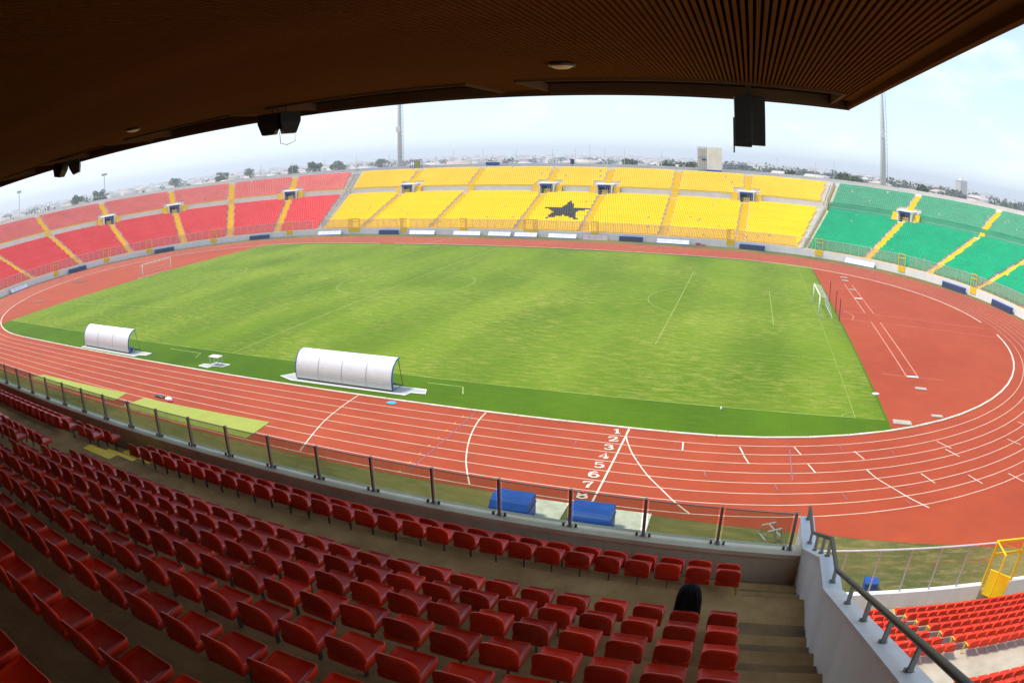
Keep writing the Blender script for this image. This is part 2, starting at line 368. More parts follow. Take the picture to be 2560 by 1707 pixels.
tl([(FX, -TR), (FX, -TR-8*LW)], .11, name='finish_line')
for c_ in ([(16.96, -37.75), (17.04, -39.78), (17.36, -42.43), (17.95, -44.8), (18.76, -47.4)],
           [(26.74, -37.7), (26.78, -38.81), (26.93, -39.92), (27.19, -41.2), (27.53, -42.45), (27.94, -43.68), (28.41, -44.89), (28.96, -46.05), (29.7, -47.45)],
           [(36.12, -37.76), (36.11, -38.5), (36.26, -39.26), (36.54, -40.11), (36.95, -41.18), (37.42, -42.17), (38.29, -43.78), (39.15, -45.03), (40.12, -46.39), (41.02, -47.44)],
           [(51.07, -40.77), (51.59, -41.86), (52.42, -42.94), (53.35, -44.11), (54.42, -45.2)]):
    P = [Vector((*q, 0)) for q in c_]; S_ = []
    for i in range(len(P)-1):
        p0, p1, p2, p3 = P[max(i-1, 0)], P[i], P[i+1], P[min(i+2, len(P)-1)]
        for u in np.linspace(0, 1, 6, endpoint=False):
            q = .5*((2*p1)+(p2-p0)*u+(2*p0-5*p1+4*p2-p3)*u*u+(-p0+3*p1-3*p2+p3)*u**3); S_.append((q.x, q.y))
    S_.append(c_[-1]); tl(S_, .085, .012, name='start_line')
for a in ([(39.65, -38.94), (39.75, -40.11)], [(43.1, -38.85), (43.38, -39.9)], [(43.38, -40.0), (43.75, -41.1)], [(46.55, -38.2), (46.96, -39.3)], [(47.32, -40.5), (47.73, -41.6)],
          [(50.56, -38.2), (51.11, -39.3)], [(57.25, -35.75), (58.19, -36.85)], [(57.64, -37.02), (58.51, -38.13)], [(54.79, -40.89), (55.53, -42.13)], [(58.4, -40.87), (59.19, -42.04)],
          [(61.94, -40.52), (62.88, -41.69)], [(64.07, -34.75), (65.04, -35.71)], [(66.65, -31.08), (67.6, -31.9)], [(31.5, 38.8), (32.4, 39.9)], [(22, 43), (24, 45.5)], [(-14.5, 47.2), (-16.2, 38.2)], [(-38, 48), (-40, 44)]):
    tl(a, .09, .012, name='stagger_mark')
for a in ([(37.35, -41.5), (37.42, -42.17)], [(41.26, -42.59), (41.41, -43.25)], [(45.27, -43.45), (45.44, -44.08)], [(46.08, -37.9), (46.17, -38.4)], [(46.24, -38.6), (46.3, -42.79)],
          [(49.6, -37.51), (49.78, -38.18)], [(53.21, -37.63), (53.42, -38.31)], [(49.13, -43.94), (49.42, -44.67)], [(53.01, -44.31), (53.32, -44.94)],
          [(29.62, -39.03), (29.63, -39.54)], [(33.45, -40.31), (33.51, -40.9)], [(26.1, -38.01), (26.03, -47.16)]):
    tl(a, .08, .014, 'line_blue', 'relay_mark')
for k in range(8): tl([(25.58, -38.55-k*LW-.2), (25.58, -38.55-k*LW-.48)], .07, .014, 'line_yellow', 'relay_tick')
# runways in the right D
for x in (57.95, 59.15):
    tl([(x, 22), (x, 2.9)], .12, name='runway_line', material='line_faded'); tl([(x, -1.6), (x, -21.5)], .12, name='runway_line', material='line_faded')
tl([(55.2, 2.9), (58, 2.75)], .08, name='runway_line', material='line_faded'); tl([(59.2, 2.4), (75.1, 1.15)], .08, name='runway_line', material='line_faded')
tl([(54.1, -1.5), (57.95, -1.7)], .08, name='runway_line', material='line_faded'); tl([(59.1, -1.75), (75.1, -3.05)], .08, name='runway_line', material='line_faded')
tl([(55.5, -21.45), (61.75, -21.87)], .07, name='runway_line', material='line_faded')
tl([(55.1, 2.9), (55.9, 1.4), (56.1, .4), (55.6, -1.5)], .10, name='runway_line', material='line_faded')
# lane numbers 1-8, slab-serif strokes
DG = {'1': [[(.2, .78), (.5, 1), (.5, 0)], [(.22, 0), (.78, 0)]],
      '2': [[(.12, .72), (.2, .92), (.5, 1), (.82, .88), (.86, .68), (.6, .42), (.12, .04)], [(.1, .03), (.9, .03), (.92, .22)]],
      '3': [[(.14, .8), (.3, .97), (.6, .98), (.82, .82), (.76, .62), (.48, .52), (.8, .42), (.88, .22), (.64, .03), (.32, .02), (.12, .2)]],
      '4': [[(.66, 0), (.66, 1), (.08, .3), (.94, .3)], [(.44, 0), (.88, 0)]],
      '5': [[(.86, .97), (.26, .97), (.2, .56), (.52, .64), (.84, .5), (.86, .2), (.6, .02), (.3, .03), (.12, .18)]],
      '6': [[(.82, .86), (.56, 1), (.26, .84), (.12, .5), (.16, .2), (.4, .02), (.7, .06), (.88, .26), (.8, .48), (.54, .6), (.26, .48), (.14, .36)]],
      '7': [[(.12, .76), (.14, .97), (.88, .97), (.54, .46), (.42, 0)]],
      '8': [[(.5, .54), (.2, .66), (.2, .88), (.5, 1), (.8, .88), (.8, .66), (.5, .54), (.16, .4), (.14, .16), (.5, 0), (.86, .16), (.84, .4), (.5, .54)]]}
for k in range(1, 9):
    mb = MB(); y0 = -TR-k*LW+.28
    for j, st in enumerate(DG[str(k)]):
        pts = [(FX-.88+.62*x-.15*y, y0+.68*y+.10*x) for x, y in st]; w = []
        for i in range(len(pts)):
            a, b_ = pts[max(i-1, 0)], pts[min(i+1, len(pts)-1)]; an = abs(math.atan2(b_[1]-a[1], b_[0]-a[0])); w.append(.085+.085*abs(math.sin(an)))
        mb.ribbon(pts, w, .012+.012*j, climb=.0012)
    mb.build('lane_number', 'line_white', tko)

# ------------------------------------------------------------------ the bowl: red, yellow and green stands swept round the oval
XC, RA, RB = TS, 48.8, 52.4
_P, _N = [], []
for t_ in np.radians(np.arange(-42, 90.01, .5)):
    _P.append((XC+RA*np.cos(t_), RB*np.sin(t_))); q = np.array([np.cos(t_)/RA, np.sin(t_)/RB]); _N.append(q/np.linalg.norm(q))
for x in np.arange(XC-.5, -XC, -.5): _P.append((x, RB)); _N.append(np.array([0, 1.]))
for t_ in np.radians(np.arange(90, 222, .5)):
    _P.append((-XC+RA*np.cos(t_), RB*np.sin(t_))); q = np.array([np.cos(t_)/RA, np.sin(t_)/RB]); _N.append(q/np.linalg.norm(q))
_P = np.array(_P)[::-1]; _N = np.array(_N)[::-1]
_S = np.r_[0, np.cumsum(np.linalg.norm(np.diff(_P, axis=0), axis=1))]
_S = _S-np.interp(0, _P[:, 0][np.abs(_P[:, 1]-RB) < .01], _S[np.abs(_P[:, 1]-RB) < .01])
def pt(s, d=0.0):
    x = np.interp(s, _S, _P[:, 0]); y = np.interp(s, _S, _P[:, 1]); nx = np.interp(s, _S, _N[:, 0]); ny = np.interp(s, _S, _N[:, 1])
    k = math.hypot(nx, ny); return Vector((x+nx/k*d, y+ny/k*d, 0))
def frame(s, d=0.0, z=0.0):     # local x = along (to the right), local y = outward (away from the pitch)
    p0 = pt(s, d); n_ = (pt(s, d+1)-p0).normalized(); a = math.atan2(n_.y, n_.x)-math.pi/2
    return Matrix.Translation((p0.x, p0.y, z)) @ Matrix.Rotation(a, 4, 'Z')
def sweep(prof, s0, s1, name, material, parent, closed=True, step=1.2):
    n_ = max(2, int(math.ceil((s1-s0)/step))+1); V = []; k = len(prof)
    for s in np.linspace(s0, s1, n_):
        a = pt(s); nn = pt(s, 1)-a
        V += [(a.x+nn.x*d, a.y+nn.y*d, z) for d, z in prof]
    F = []
    for i in range(n_-1):
        for j in range(k if closed else k-1):
            F.append((i*k+j, i*k+(j+1) % k, (i+1)*k+(j+1) % k, (i+1)*k+j))
    F2 = [tuple(reversed(f)) for f in F]
    if closed: F2 += [tuple(range(k)), tuple(range((n_-1)*k, n_*k))[::-1]]
    return MB().add(V, F2).build(name, material, parent)
NLOW, NUP = 27, 11
LOW = [(.55+.70*i+.06*(i//5), 1.12+.226*i+.10*(i//5)) for i in range(NLOW)]
DW = LOW[-1][0]+.75; ZW = 7.45
UPR = [(DW+2.4+.75*i, 9.15+.375*i) for i in range(NUP)]
DEND = UPR[-1][0]+.85
def tier_profile(rows, z_base, d_end):
    pr = []; zp = z_base
    for i, (d, z) in enumerate(rows): pr += [(d, zp), (d, z)]; zp = z
    pr += [(d_end, zp)]; return pr
low_prof = tier_profile(LOW, .9, DW)+[(DW, .2), (.35, .2), (.35, .9)]
up_prof = [(DW, ZW)]+[(UPR[0][0], ZW)]+tier_profile(UPR, ZW, DEND)[1:]+[(DEND, .2), (DW, .2)]
SECT = {'red': (-141, -50.62), 'yellow': (-49.75, 53.1), 'green': (53.98, 128)}
AIS = {'red': [-127, -112, -98.1, -84, -72.5, -61], 'yellow': [-39, -22, -3.0, 10.4, 26.2, 41.1], 'green': [67, 81, 93.2, 106, 118]}
POR = {'red': [-98.1, -84, -61], 'yellow': [-38.6, -3.0, 10.4, 41.1], 'green': [67, 93.2, 118]}
SLAB = {'red': 'curved bank of red seats behind the left goal', 'yellow': 'long straight bank of yellow seats with a black star, across the pitch',
        'green': 'curved bank of green seats behind the right goal'}
# seat templates (low poly) in local frame: x along, -y faces the pitch
def seat_tpl():
    V, F = [], []
    for x0, x1, y0, y1, z0, z1 in ((-.232, .232, -.40, .02, .30, .43), (-.232, .232, .0, .05, .34, .66)):
        o = len(V); V += [(x, y, z) for z in (z0, z1) for y in (y0, y1) for x in (x0, x1)]
        F += [tuple(o+i for i in f) for f in ((4, 5, 7, 6), (0, 1, 5, 4), (1, 3, 7, 5), (3, 2, 6, 7), (2, 0, 4, 6))]
    return np.array(V), np.array(F)
TV, TF = seat_tpl()
class SeatBatch:
    def __init__(s): s.V, s.F, s.n = [], [], 0
    def add(s, x, y, z, ang, V=None):
        V = TV if V is None else V
        c_, s_ = math.cos(ang), math.sin(ang)
        W = np.c_[V[:, 0]*c_-V[:, 1]*s_+x, V[:, 0]*s_+V[:, 1]*c_+y, V[:, 2]+z]; s.V.append(W); s.F.append(TF+s.n*len(TV)); s.n += 1
    def build(s, name, material, label, cat):
        o = npmesh(name, np.concatenate(s.V), np.concatenate(s.F), material); return tag(o, label, cat, kind='stuff')
STAR = []
for k in range(10):
    a = math.pi/2-k*math.pi/5; rr = 1 if k % 2 == 0 else .40
    STAR.append((4.55+6.0*rr*math.cos(a), 62.1+5.3*rr*math.sin(a)))
def in_star(x, y):
    c_ = False; j = 9
    for i in range(10):
        (xi, yi), (xj, yj) = STAR[i], STAR[j]
        if (yi > y) != (yj > y) and x < (xj-xi)*(y-yi)/(yj-yi)+xi: c_ = not c_
        j = i
    return c_
batches = {k: SeatBatch() for k in ('red', 'yellow', 'green', 'black', 'redup', 'yellowup', 'greenup')}
def fill_row(col, d, z, tier, i):
    s0, s1 = SECT[col]; P = _P+_N*(d+.42); A = np.r_[0, np.cumsum(np.linalg.norm(np.diff(P, axis=0), axis=1))]
    a0, a1 = np.interp(s0+.5, _S, A), np.interp(s1-.5, _S, A)
    ais = [(np.interp(q, _S, A), .95) for q in AIS[col]]
    if (tier == 'up' and i < 3): ais += [(np.interp(q, _S, A), 3.0) for q in POR[col]]
    if tier == 'low' and i >= NLOW-1: ais += [(np.interp(q, _S, A), 3.2) for q in POR[col]]
    for a in np.arange(a0+.3, a1-.2, .485):
        if any(abs(a-q) < w for q, w in ais): continue
        if rng.random() < .004: continue
        x, y = np.interp(a, A, P[:, 0]), np.interp(a, A, P[:, 1]); nx, ny = np.interp(a, A, _N[:, 0]), np.interp(a, A, _N[:, 1])
        ang = math.atan2(ny, nx)-math.pi/2
        c_ = 'black' if (col == 'yellow' and tier == 'low' and in_star(x, y)) else (col+'up' if tier == 'up' else col)
        batches[c_].add(x, y, z+rng.uniform(-.012, .012), ang+rng.uniform(-.03, .03))
rail_post = MB().box(-.03, .03, -.03, .03, 0, 2.0).mesh('post')
FENCE_STEP = 1.62
panel_me = MB().box(-FENCE_STEP/2+.04, FENCE_STEP/2-.04, -.008, .008, .06, 1.94).mesh('panel')
GATES = {'red': [-120.2, -105.1, -93.3, -76.6, -57.6], 'yellow': [-41.2, -28.5, -14.5, 0.0, 13.0, 39.4], 'green': [57.1, 75.1, 92.8, 109]}
for col, (s0, s1) in SECT.items():
    st = thing(col+'_grandstand', SLAB[col], 'grandstand', pt((s0+s1)/2))
    inv = Matrix.Translation(-pt((s0+s1)/2))
    def par(o): o.matrix_parent_inverse = inv; return o
    par(sweep(low_prof, s0, s1, 'terrace', 'far_concrete', st)); par(sweep(up_prof, s0, s1, 'upper_terrace', 'far_concrete', st))
    par(sweep([(0, 0), (0, 1.33), (.35, 1.33), (.35, 0)], s0-.75, s1+.85, 'front_wall', 'pale_concrete', st))
    par(sweep([(DEND, 0), (DEND, 13.62), (DEND+.3, 13.62), (DEND+.3, 0)], s0-.75, s1+.85, 'rear_parapet', 'pale_concrete', st))
    par(sweep([(DEND+4, 0), (DEND+4, 14.3), (DEND+4.3, 14.3), (DEND+4.3, 0)], s0-.75, s1+.85, 'rim_wall', 'rim_plaster', st))
    par(sweep([(DW-.02, ZW), (DW-.02, ZW+.16), (DW+.08, ZW+.16), (DW+.08, ZW)], s0, s1, 'walkway_kerb', 'pale_concrete', st))
    for h in (.55, 1.0):
        par(sweep([(DW+.02, ZW+h), (DW+.02, ZW+h+.05), (DW+.07, ZW+h+.05), (DW+.07, ZW+h)], s0, s1, 'walkway_rail', 'pale_metal', st))
    par(sweep([(UPR[0][0]-.02, 9.2), (UPR[0][0]-.02, 9.42), (UPR[0][0]+.14, 9.42), (UPR[0][0]+.14, 9.2)], s0, s1, 'upper_kerb', 'yellow_paint' if col != 'green' else 'green_seat', st))
    if col == 'green': par(sweep([(UPR[0][0]-.05, ZW+.05), (UPR[0][0]-.05, 9.15), (UPR[0][0]-.022, 9.15), (UPR[0][0]-.022, ZW+.05)], s0, s1, 'upper_wall_panel', 'green_seat_pale', st))
    for a in AIS[col]:      # painted stair in each aisle, two steps to a row
        F_ = frame(a); top = []
        for i, (d, z) in enumerate(LOW):
            zn = LOW[i+1][1] if i < NLOW-1 else ZW; dn = LOW[i+1][0] if i < NLOW-1 else DW
            top += [(d-.03, top[-1][1] if top else .9), (d-.03, z+.02), (d+(dn-d)*.5, z+.02), (d+(dn-d)*.5, (z+zn)/2+.02)]
        top += [(DW, top[-1][1]), (DW, 6.6), (1.2, .9)]
        par(MB().prism(top, -.68, .68, F_).build('stair', 'yellow_paint', st))
        u0 = UPR[0][0]; top = [(u0-1.2, ZW+.01), (u0-1.2, ZW+.57), (u0-.6, ZW+.57), (u0-.6, ZW+1.14)]
        for i, (d, z) in enumerate(UPR):
            zn = UPR[i+1][1] if i < NUP-1 else z+.3; dn = UPR[i+1][0] if i < NUP-1 else DEND-.05
            top += [(d-.03, top[-1][1]), (d-.03, z+.02), (d+(dn-d)*.5, z+.02), (d+(dn-d)*.5, (z+zn)/2+.02)]
        top += [(DEND-.3, top[-1][1]), (DEND-.3, 12.0), (u0+.5, ZW+.01)]
        par(MB().prism(top, -.68, .68, F_).build('upper_stair', 'yellow_paint', st))
        hb = MB()               # white stair-head plate at the rim
        hb.box(-.8, .8, DEND-.25, DEND-.02, 13.05, 13.66, F_); par(hb.build('stair_head', 'pale_concrete', st))
        if col == 'yellow' or col == 'red':
            hb = MB()
            for sx in (-.78,):
                for i in range(0, NLOW, 2):
                    d, z = LOW[i]; hb.box(sx-.02, sx+.02, d+.30, d+.34, z, z+.95, F_); hb.box(sx-.02, sx+.02, d+.2, d+1.05, z+.90, z+.95, F_)
            q_ = par(hb.build('stair_rail', 'grey_metal', st)); q_['kind'] = 'stuff'
    for a in POR[col]:
        F_ = frame(a); pd = DW+.75
        po = par(MB().box(-1.95, 1.95, pd-.15, pd+3.4, 9.75, 9.98, F_).build('portal', 'pale_concrete', st))
        def sub(mb, nm, mt_): o = mb.build(nm, mt_, po); return o
        for sx in (-1.75, 1.5): sub(MB().box(sx, sx+.25, pd, pd+3.2, ZW-.1, 9.748, F_), 'portal_side', 'pale_concrete')
        sub(MB().box(-1.48, 1.48, pd-.02, pd+.06, 9.30, 9.72, F_), 'portal_beam', 'blue_paint')
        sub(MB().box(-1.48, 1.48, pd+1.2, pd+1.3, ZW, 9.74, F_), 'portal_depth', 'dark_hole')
        gt = MB()
        for x in (.3, .75, 1.2): gt.box(x-.03, x+.03, pd+.1, pd+.16, ZW, 9.3, F_)
        sub(gt, 'portal_grille', 'pale_metal')['kind'] = 'stuff'
        for sx in (-1, 1):
            mb = MB()
            for j in range(5): mb.box(sx*2.7-.72, sx*2.7+.72, pd+.02+.32*j, pd+1.9, ZW+.02, ZW+.38*(j+1), F_)
            par(mb.build('portal_stair', 'yellow_paint', st))
            par(MB().box(sx*2.7-.72, sx*2.7+.72, pd-1.3, pd-.1, ZW+.0, ZW+.22, F_).build('portal_landing', 'pale_concrete', st))
    for i, (d, z) in enumerate(LOW): fill_row(col, d, z, 'low', i)
    for i, (d, z) in enumerate(UPR): fill_row(col, d, z, 'up', i)
    # perimeter fence on the front wall
    fe = thing('perimeter_fence', {'red': 'clear sheet perimeter fence on the wall before the red seats', 'yellow': 'clear sheet perimeter fence on the wall before the yellow seats',
               'green': 'clear sheet perimeter fence on the wall before the green seats'}[col], 'fence', pt((s0+s1)/2))
    n_ = int((s1-s0)/FENCE_STEP)
    for i in range(n_+1):
        s = s0+i*FENCE_STEP; o = put('post', rail_post, 'pale_metal' if col != 'yellow' else 'grey_metal', fe, m4=frame(s, .18, 1.33)); par(o)
        sm = s+FENCE_STEP/2
        if i < n_ and not any(abs(sm-q) < .85 for q in GATES[col]):
            o = put('panel', panel_me, 'fence_sheet', fe, m4=frame(sm, .18, 1.33)); par(o)
    par(sweep([(.14, 3.3), (.14, 3.36), (.22, 3.36), (.22, 3.3)], s0, s1, 'top_rail', 'pale_metal', fe))
    par(sweep([(.13, 1.34), (.13, 1.40), (.23, 1.40), (.23, 1.34)], s0, s1, 'bottom_rail', 'yellow_paint', fe))
    for gi, s in enumerate(GATES[col]):
        wd = 1.5 if s in (-41.2, 0.0) else .78
        words = {'red': 'red', 'yellow': 'yellow', 'green': 'green'}[col]
        gt = thing('gate', 'yellow steel gate, %s from the left along the %s seat fence' % (ordn(gi+1), words), 'gate', group='yellow gates in the perimeter fence')
        gt.matrix_basis = frame(s, 0, 0)
        MB().box(-wd, wd, -.09, -.02, .42, 1.36).build('lower_panel', 'yellow_paint', gt)
        fr = MB()
        for x in (-wd, wd-.09): fr.box(x, x+.09, -.06, .03, 1.36, 3.5)
        fr.box(-wd+.09, wd-.09, -.06, .03, 3.40, 3.5).box(-wd+.09, wd-.09, -.06, .03, 2.7, 2.8)
        fr.build('frame', 'yellow_paint', gt)
        MB().box(-wd+.1, wd-.1, .035, .05, 1.4, 3.38).build('sheet', 'fence_sheet', gt)
batches['redup'].build('upper_red_seats', 'red_seat_pale', 'paler red seats in the upper rows of the left curved stand', 'seats')
batches['yellowup'].build('upper_yellow_seats', 'yellow_seat_pale', 'yellow seats in the upper rows of the stand across the pitch', 'seats')
batches['greenup'].build('upper_green_seats', 'green_seat_pale', 'duller green seats in the upper rows of the right curved stand', 'seats')
batches['red'].build('red_seats', 'red_seat_far', 'rows of red seats in the lower part of the left curved stand', 'seats')
batches['yellow'].build('yellow_seats', 'yellow_seat', 'rows of yellow seats in the lower part of the stand across the pitch', 'seats')
batches['green'].build('green_seats', 'green_seat', 'rows of green seats in the lower part of the right curved stand', 'seats')
batches['black'].build('black_seats', 'black_seat', 'black seats forming a five-pointed star among the yellow seats', 'seats')
# dividing stairs between colours
for s, nm, lab in ((-50.2, 'dividing_stair', 'railed concrete stair between the red and yellow seats'), (53.5, 'dividing_stair', 'stair with white and blue wall between the yellow and green seats')):
    dv = thing(nm, lab, 'stair'); dv.matrix_basis = frame(s) @ Matrix.Diagonal((.55, 1, 1, 1))
    mb = MB(); rows = [(d, z) for d, z in LOW]+[(DW, ZW), (DW+1.2, ZW+.9)]+UPR
    for i in range(len(rows)):
        d, z = rows[i]; dn = rows[i+1][0] if i < len(rows)-1 else DEND
        mb.box(-.72, .80, d, dn, .3, z+.03)
    mb.build('steps', 'far_concrete', dv)
    if s < 0:
        for sx in (-.7, .76):
            rb = MB()
            for i in range(0, len(rows)-1, 1):
                d, z = rows[i]; rb.box(sx-.025, sx+.025, d+.3, d+.35, z, z+1.05)
                dn, zn = rows[i+1]; rb.tube([(sx, d+.32, z+1.03), (sx, dn+.32, zn+1.03)], .03, 4); rb.tube([(sx, d+.32, z+.55), (sx, dn+.32, zn+.55)], .02, 4)
            rb.build('handrail', 'dark_metal', dv)['kind'] = 'stuff'
        ob = MB()
        for q in range(5): ob.tube([(-.9+.4*q, DEND+.1, 13.6), (-.9+.4*q, DEND-.5, 15.2), (-.9+.4*q, DEND-.9, 15.0)], .04, 4)
        ob.build('rim_barrier', 'grey_metal', dv)['kind'] = 'stuff'
    else:
        wl = MB(); bl = MB(); yl = MB()
        for i in range(len(rows)):
            d, z = rows[i]; dn = rows[i+1][0] if i < len(rows)-1 else DEND
            wl.box(.06, .26, d+.02, dn-.02, .3, z+.95); bl.box(.02, .055, d+.3, dn-.05, z+.1, z+.7); yl.box(.30, .86, d+.01, dn-.01, .35, z+.10)
        wl.build('wall', 'white_wall', dv); bl.build('wall_panel', 'blue_paint', dv)['kind'] = 'stuff'; yl.build('yellow_steps', 'yellow_paint', dv)
        hr = MB()
        for i in range(0, len(rows)-1, 2):
            d, z = rows[i]; hr.box(-.62, -.58, d+.1, d+.14, z, z+.9)
        hr.build('rail_posts', 'dark_metal', dv)['kind'] = 'stuff'

# advertising boards leaning along the wall
def board(kind, s0, s1, idx):
    s = (s0+s1)/2; w = (s1-s0)/2
    names = {'dark': 'dark board with a blue top edge leaning on the far wall, %s from the left', 'white': 'white framed advertising board lying below the far wall, %s from the left',
             'pink': 'faded pinkish board standing below the black star, %s of its kind'}
    b_ = thing('advertising_board', names[kind] % ordn(idx), 'board', group='advertising boards along the far wall'); b_.matrix_basis = frame(s, -.95, 0)
    if kind == 'dark':
        t_ = Matrix.Rotation(R(-10), 4, 'X')
        MB().box(-w, w, -.04, .04, .02, .82, t_).build('panel', 'navy_board', b_)
        MB().box(-w, w, -.05, .45, .83, .98, t_).build('top', 'blue_paint', b_)
        [MB().box(q, q+.03, -.06, .4, .02, .99, t_).build('side', 'blue_paint', b_) for q in (-w-.03, w)]
    else:
        t_ = Matrix.Rotation(R(-38 if kind == 'white' else -12), 4, 'X')
        MB().box(-w, w, -.03, .03, .16, 1.12, t_).build('panel', 'white_board' if kind == 'white' else 'pink_board', b_)
        MB().box(-w, w, -.04, .035, .0, .155, t_).build('bottom_strip', 'blue_paint' if kind == 'white' else 'pale_metal', b_)
        fr = MB()
        for q in range(5):
            x = -w+.03+(2*w-.06)*q/4; fr.box(x-.022, x+.022, -.055, -.032, .0, 1.12, t_)
        fr.box(-w, w, -.07, -.056, 1.06, 1.12, t_).box(-w, w, -.07, -.056, .56, .61, t_); fr.build('frame', 'grey_metal', b_)
        lg = MB()
        for q in (-.8, 0, .8): lg.tube([(q*w, .05, .02), (q*w, .55, .62)], .025, 4)
        lg.build('prop', 'grey_metal', b_)['kind'] = 'stuff'
cnt = {}
for kind, a, b_ in [('dark', -116.5, -111.5), ('dark', -92, -87), ('dark', -67.4, -62.6), ('white', -50.3, -44.4), ('dark', -34.2, -29.5), ('white', -26.8, -20.8), ('white', -16.5, -10.5),
                    ('white', -8.8, -4.0), ('white', -3.2, 1.5), ('white', 3.8, 9.5), ('pink', 10.8, 15.8), ('dark', 18, 22.5), ('white', 25.2, 31.5), ('dark', 41.3, 46.2), ('white', 62.9, 69.2),
                    ('dark', 85.6, 91.2), ('dark', 98.9, 104.5), ('white', -136, -130)]:
    cnt[kind] = cnt.get(kind, 0)+1; board(kind, a, b_, cnt[kind])
bn_ = MB(); bn_.box(-.5, .5, -.04, .04, .0, .5).box(.55, 1.5, -.06, .06, 0, .25)
o = bn_.build('fallen_banner', 'magenta'); o.matrix_basis = frame(33.2, -.5, .02); tag(o, 'crumpled pink banner on the ground below the yellow seats', 'banner')

# ------------------------------------------------------------------ goals
def goal(name, label, gx, s):
    g_ = thing(name, label, 'goal', (gx, PY, 0), 0)
    for y in (-3.66, 3.66): MB().tube([(0, y, 0), (0, y, 2.44)], .075, 8).build('post', 'white_paint', g_, True)
    MB().tube([(0, -3.74, 2.44), (0, 3.74, 2.44)], .075, 8).build('crossbar', 'white_paint', g_, True)
    sp = MB()
    for y in (-3.66, 3.66): sp.tube([(0, y, 2.4), (s*.9, y, 2.3), (s*1.7, y, .05), (0, y, .05)], .03, 5)
    sp.tube([(s*1.7, -3.66, .05), (s*1.7, 3.66, .05)], .03, 5); sp.build('stanchion', 'white_paint', g_)
    nt_ = MB()
    for y in np.arange(-3.6, 3.61, .4): nt_.tube([(0, y, 2.4), (s*.9, y, 2.28), (s*1.7, y, .06)], .007, 3, False)
    for a in np.linspace(0, 1, 8):
        x, z = (s*.9*a*2, 2.4-.12*a*2) if a < .5 else (s*(.9+.8*(a-.5)*2), 2.28-2.2*(a-.5)*2); nt_.tube([(x, -3.6, z), (x, 3.6, z)], .007, 3, False)
    nt_.build('net', 'net', g_)['kind'] = 'stuff'
goal('football_goal', 'white football goal with net at the right end of the pitch', PX+PL, 1)
goal('football_goal', 'white football goal with net at the left end before the red seats', PX-PL, -1)
for i, (x, y) in enumerate(((53.87, 8), (53.95, 2.1), (53.75, -2.9))):
    o = MB().tube([(0, 0, 0), (0, 0, 2.5)], .06, 6).box(-.14, .14, -.14, .14, 0, .05).build('net_pole', 'pole_rust')
    o.location = (x, y, .01); tag(o, 'rusty ball net pole behind the right goal, %s' % ('farthest of the three', 'middle of the three', 'nearest of the three')[i], 'pole', 'ball net poles behind the right goal')

# ------------------------------------------------------------------ dugouts, table, small things
def dugout(label, x0, x1, y, bays):
    d_ = thing('dugout', label, 'dugout', ((x0+x1)/2, y, .01)); w = (x1-x0)/2
    prof = [(math.sin(a)*-1.15+1.15+0, 0) for a in (0,)]
    pr = []
    for a in np.linspace(0, R(118), 16): pr.append((1.05-1.12*math.cos(a*.98-.25)+.03, .16+2.05*math.sin(a*.80)))
    inn = [(q[0]+.06*math.cos(i/15*1.6), q[1]-.06*math.sin(i/15*1.6)-.004) for i, q in enumerate(pr)]
    step = 2*w/bays
    for b_ in range(bays):
        MB().prism(pr+inn[::-1], -w+b_*step+.006, -w+(b_+1)*step-.006).build('shell', 'dugout_white', d_, False)
    for b_ in range(bays+1):
        x = -w+b_*step; o2 = [(q[0]-.018, q[1]+.016) for q in pr]
        MB().prism(o2+inn[::-1], x-.02 if 0 < b_ else x-.04, x+.02 if b_ < bays else x+.05).build('rib', 'blue_paint' if b_ in (0, bays) else 'pale_metal', d_)
    MB().box(-w, w, .02, .12, .02, .17).box(-w, w, 1.55, 1.62, .02, .08).build('base_rail', 'dark_metal', d_)
    pst = MB()
    for x in (-w+.03, w-.03): MB().tube([(x, .1, .1), (x, 1.62, .06), (x, pr[-1][0]-.1, pr[-1][1]-.05)], .025, 5).build('end_frame', 'dark_metal', d_)
    ben = MB().box(-w+.2, w-.2, .45, .85, .40, .46)
    for x in np.linspace(-w+.4, w-.4, 5): ben.box(x-.03, x+.03, .5, .8, .03, .4)
    ben.build('bench', 'blue_paint', d_)
    return d_
def slab(label, poly, border=True):
    s_ = thing('paved_pad', label, 'paving')
    MB().add([(x, y, .045) for x, y in poly]+[(x, y, .0) for x, y in poly], [tuple(range(len(poly)))]+[(i, i+len(poly), (i+1) % len(poly)+len(poly), (i+1) % len(poly)) for i in range(len(poly))]).build('slab', 'slab_grey', s_)
    MB().ribbon(poly, .14, .050, True).build('border', 'white_paint', s_)
dugout('long white curved dugout shelter nearest the camera beside the track', 10.3, 19.0, -36.35, 4)
dugout('white curved dugout shelter farther left beside the track', -21.2, -12.0, -36.75, 3)
slab('paved pad under the nearer white dugout', [(8.5, -36.2), (10.0, -36.75), (20.2, -36.6), (20.3, -36.0), (21.4, -35.9), (21.1, -35.1), (9.2, -35.3)])
slab('paved pad under the farther white dugout', [(-21.6, -37.2), (-10.5, -37.15), (-10.4, -36.6), (-9.4, -36.4), (-9.3, -35.7), (-21.4, -35.9)])
slab('small stepped paved pad under the officials table', [(-.9, -36.75), (.5, -36.9), (.55, -36.3), (1.7, -36.2), (1.95, -35.45), (.1, -35.45), (0, -36.1), (-.8, -36.2)])
tb = thing('officials_table', 'small white table standing on a paved pad between the dugouts', 'table', (.65, -35.9, .05))
MB().box(-.62, .62, -.34, .34, .72, .77).build('table_top', 'white_paint', tb)
for x in (-.52, .52):
    for y in (-.26, .26): MB().box(x-.025, x+.025, y-.025, y+.025, 0, .72).build('leg', 'pale_metal', tb)
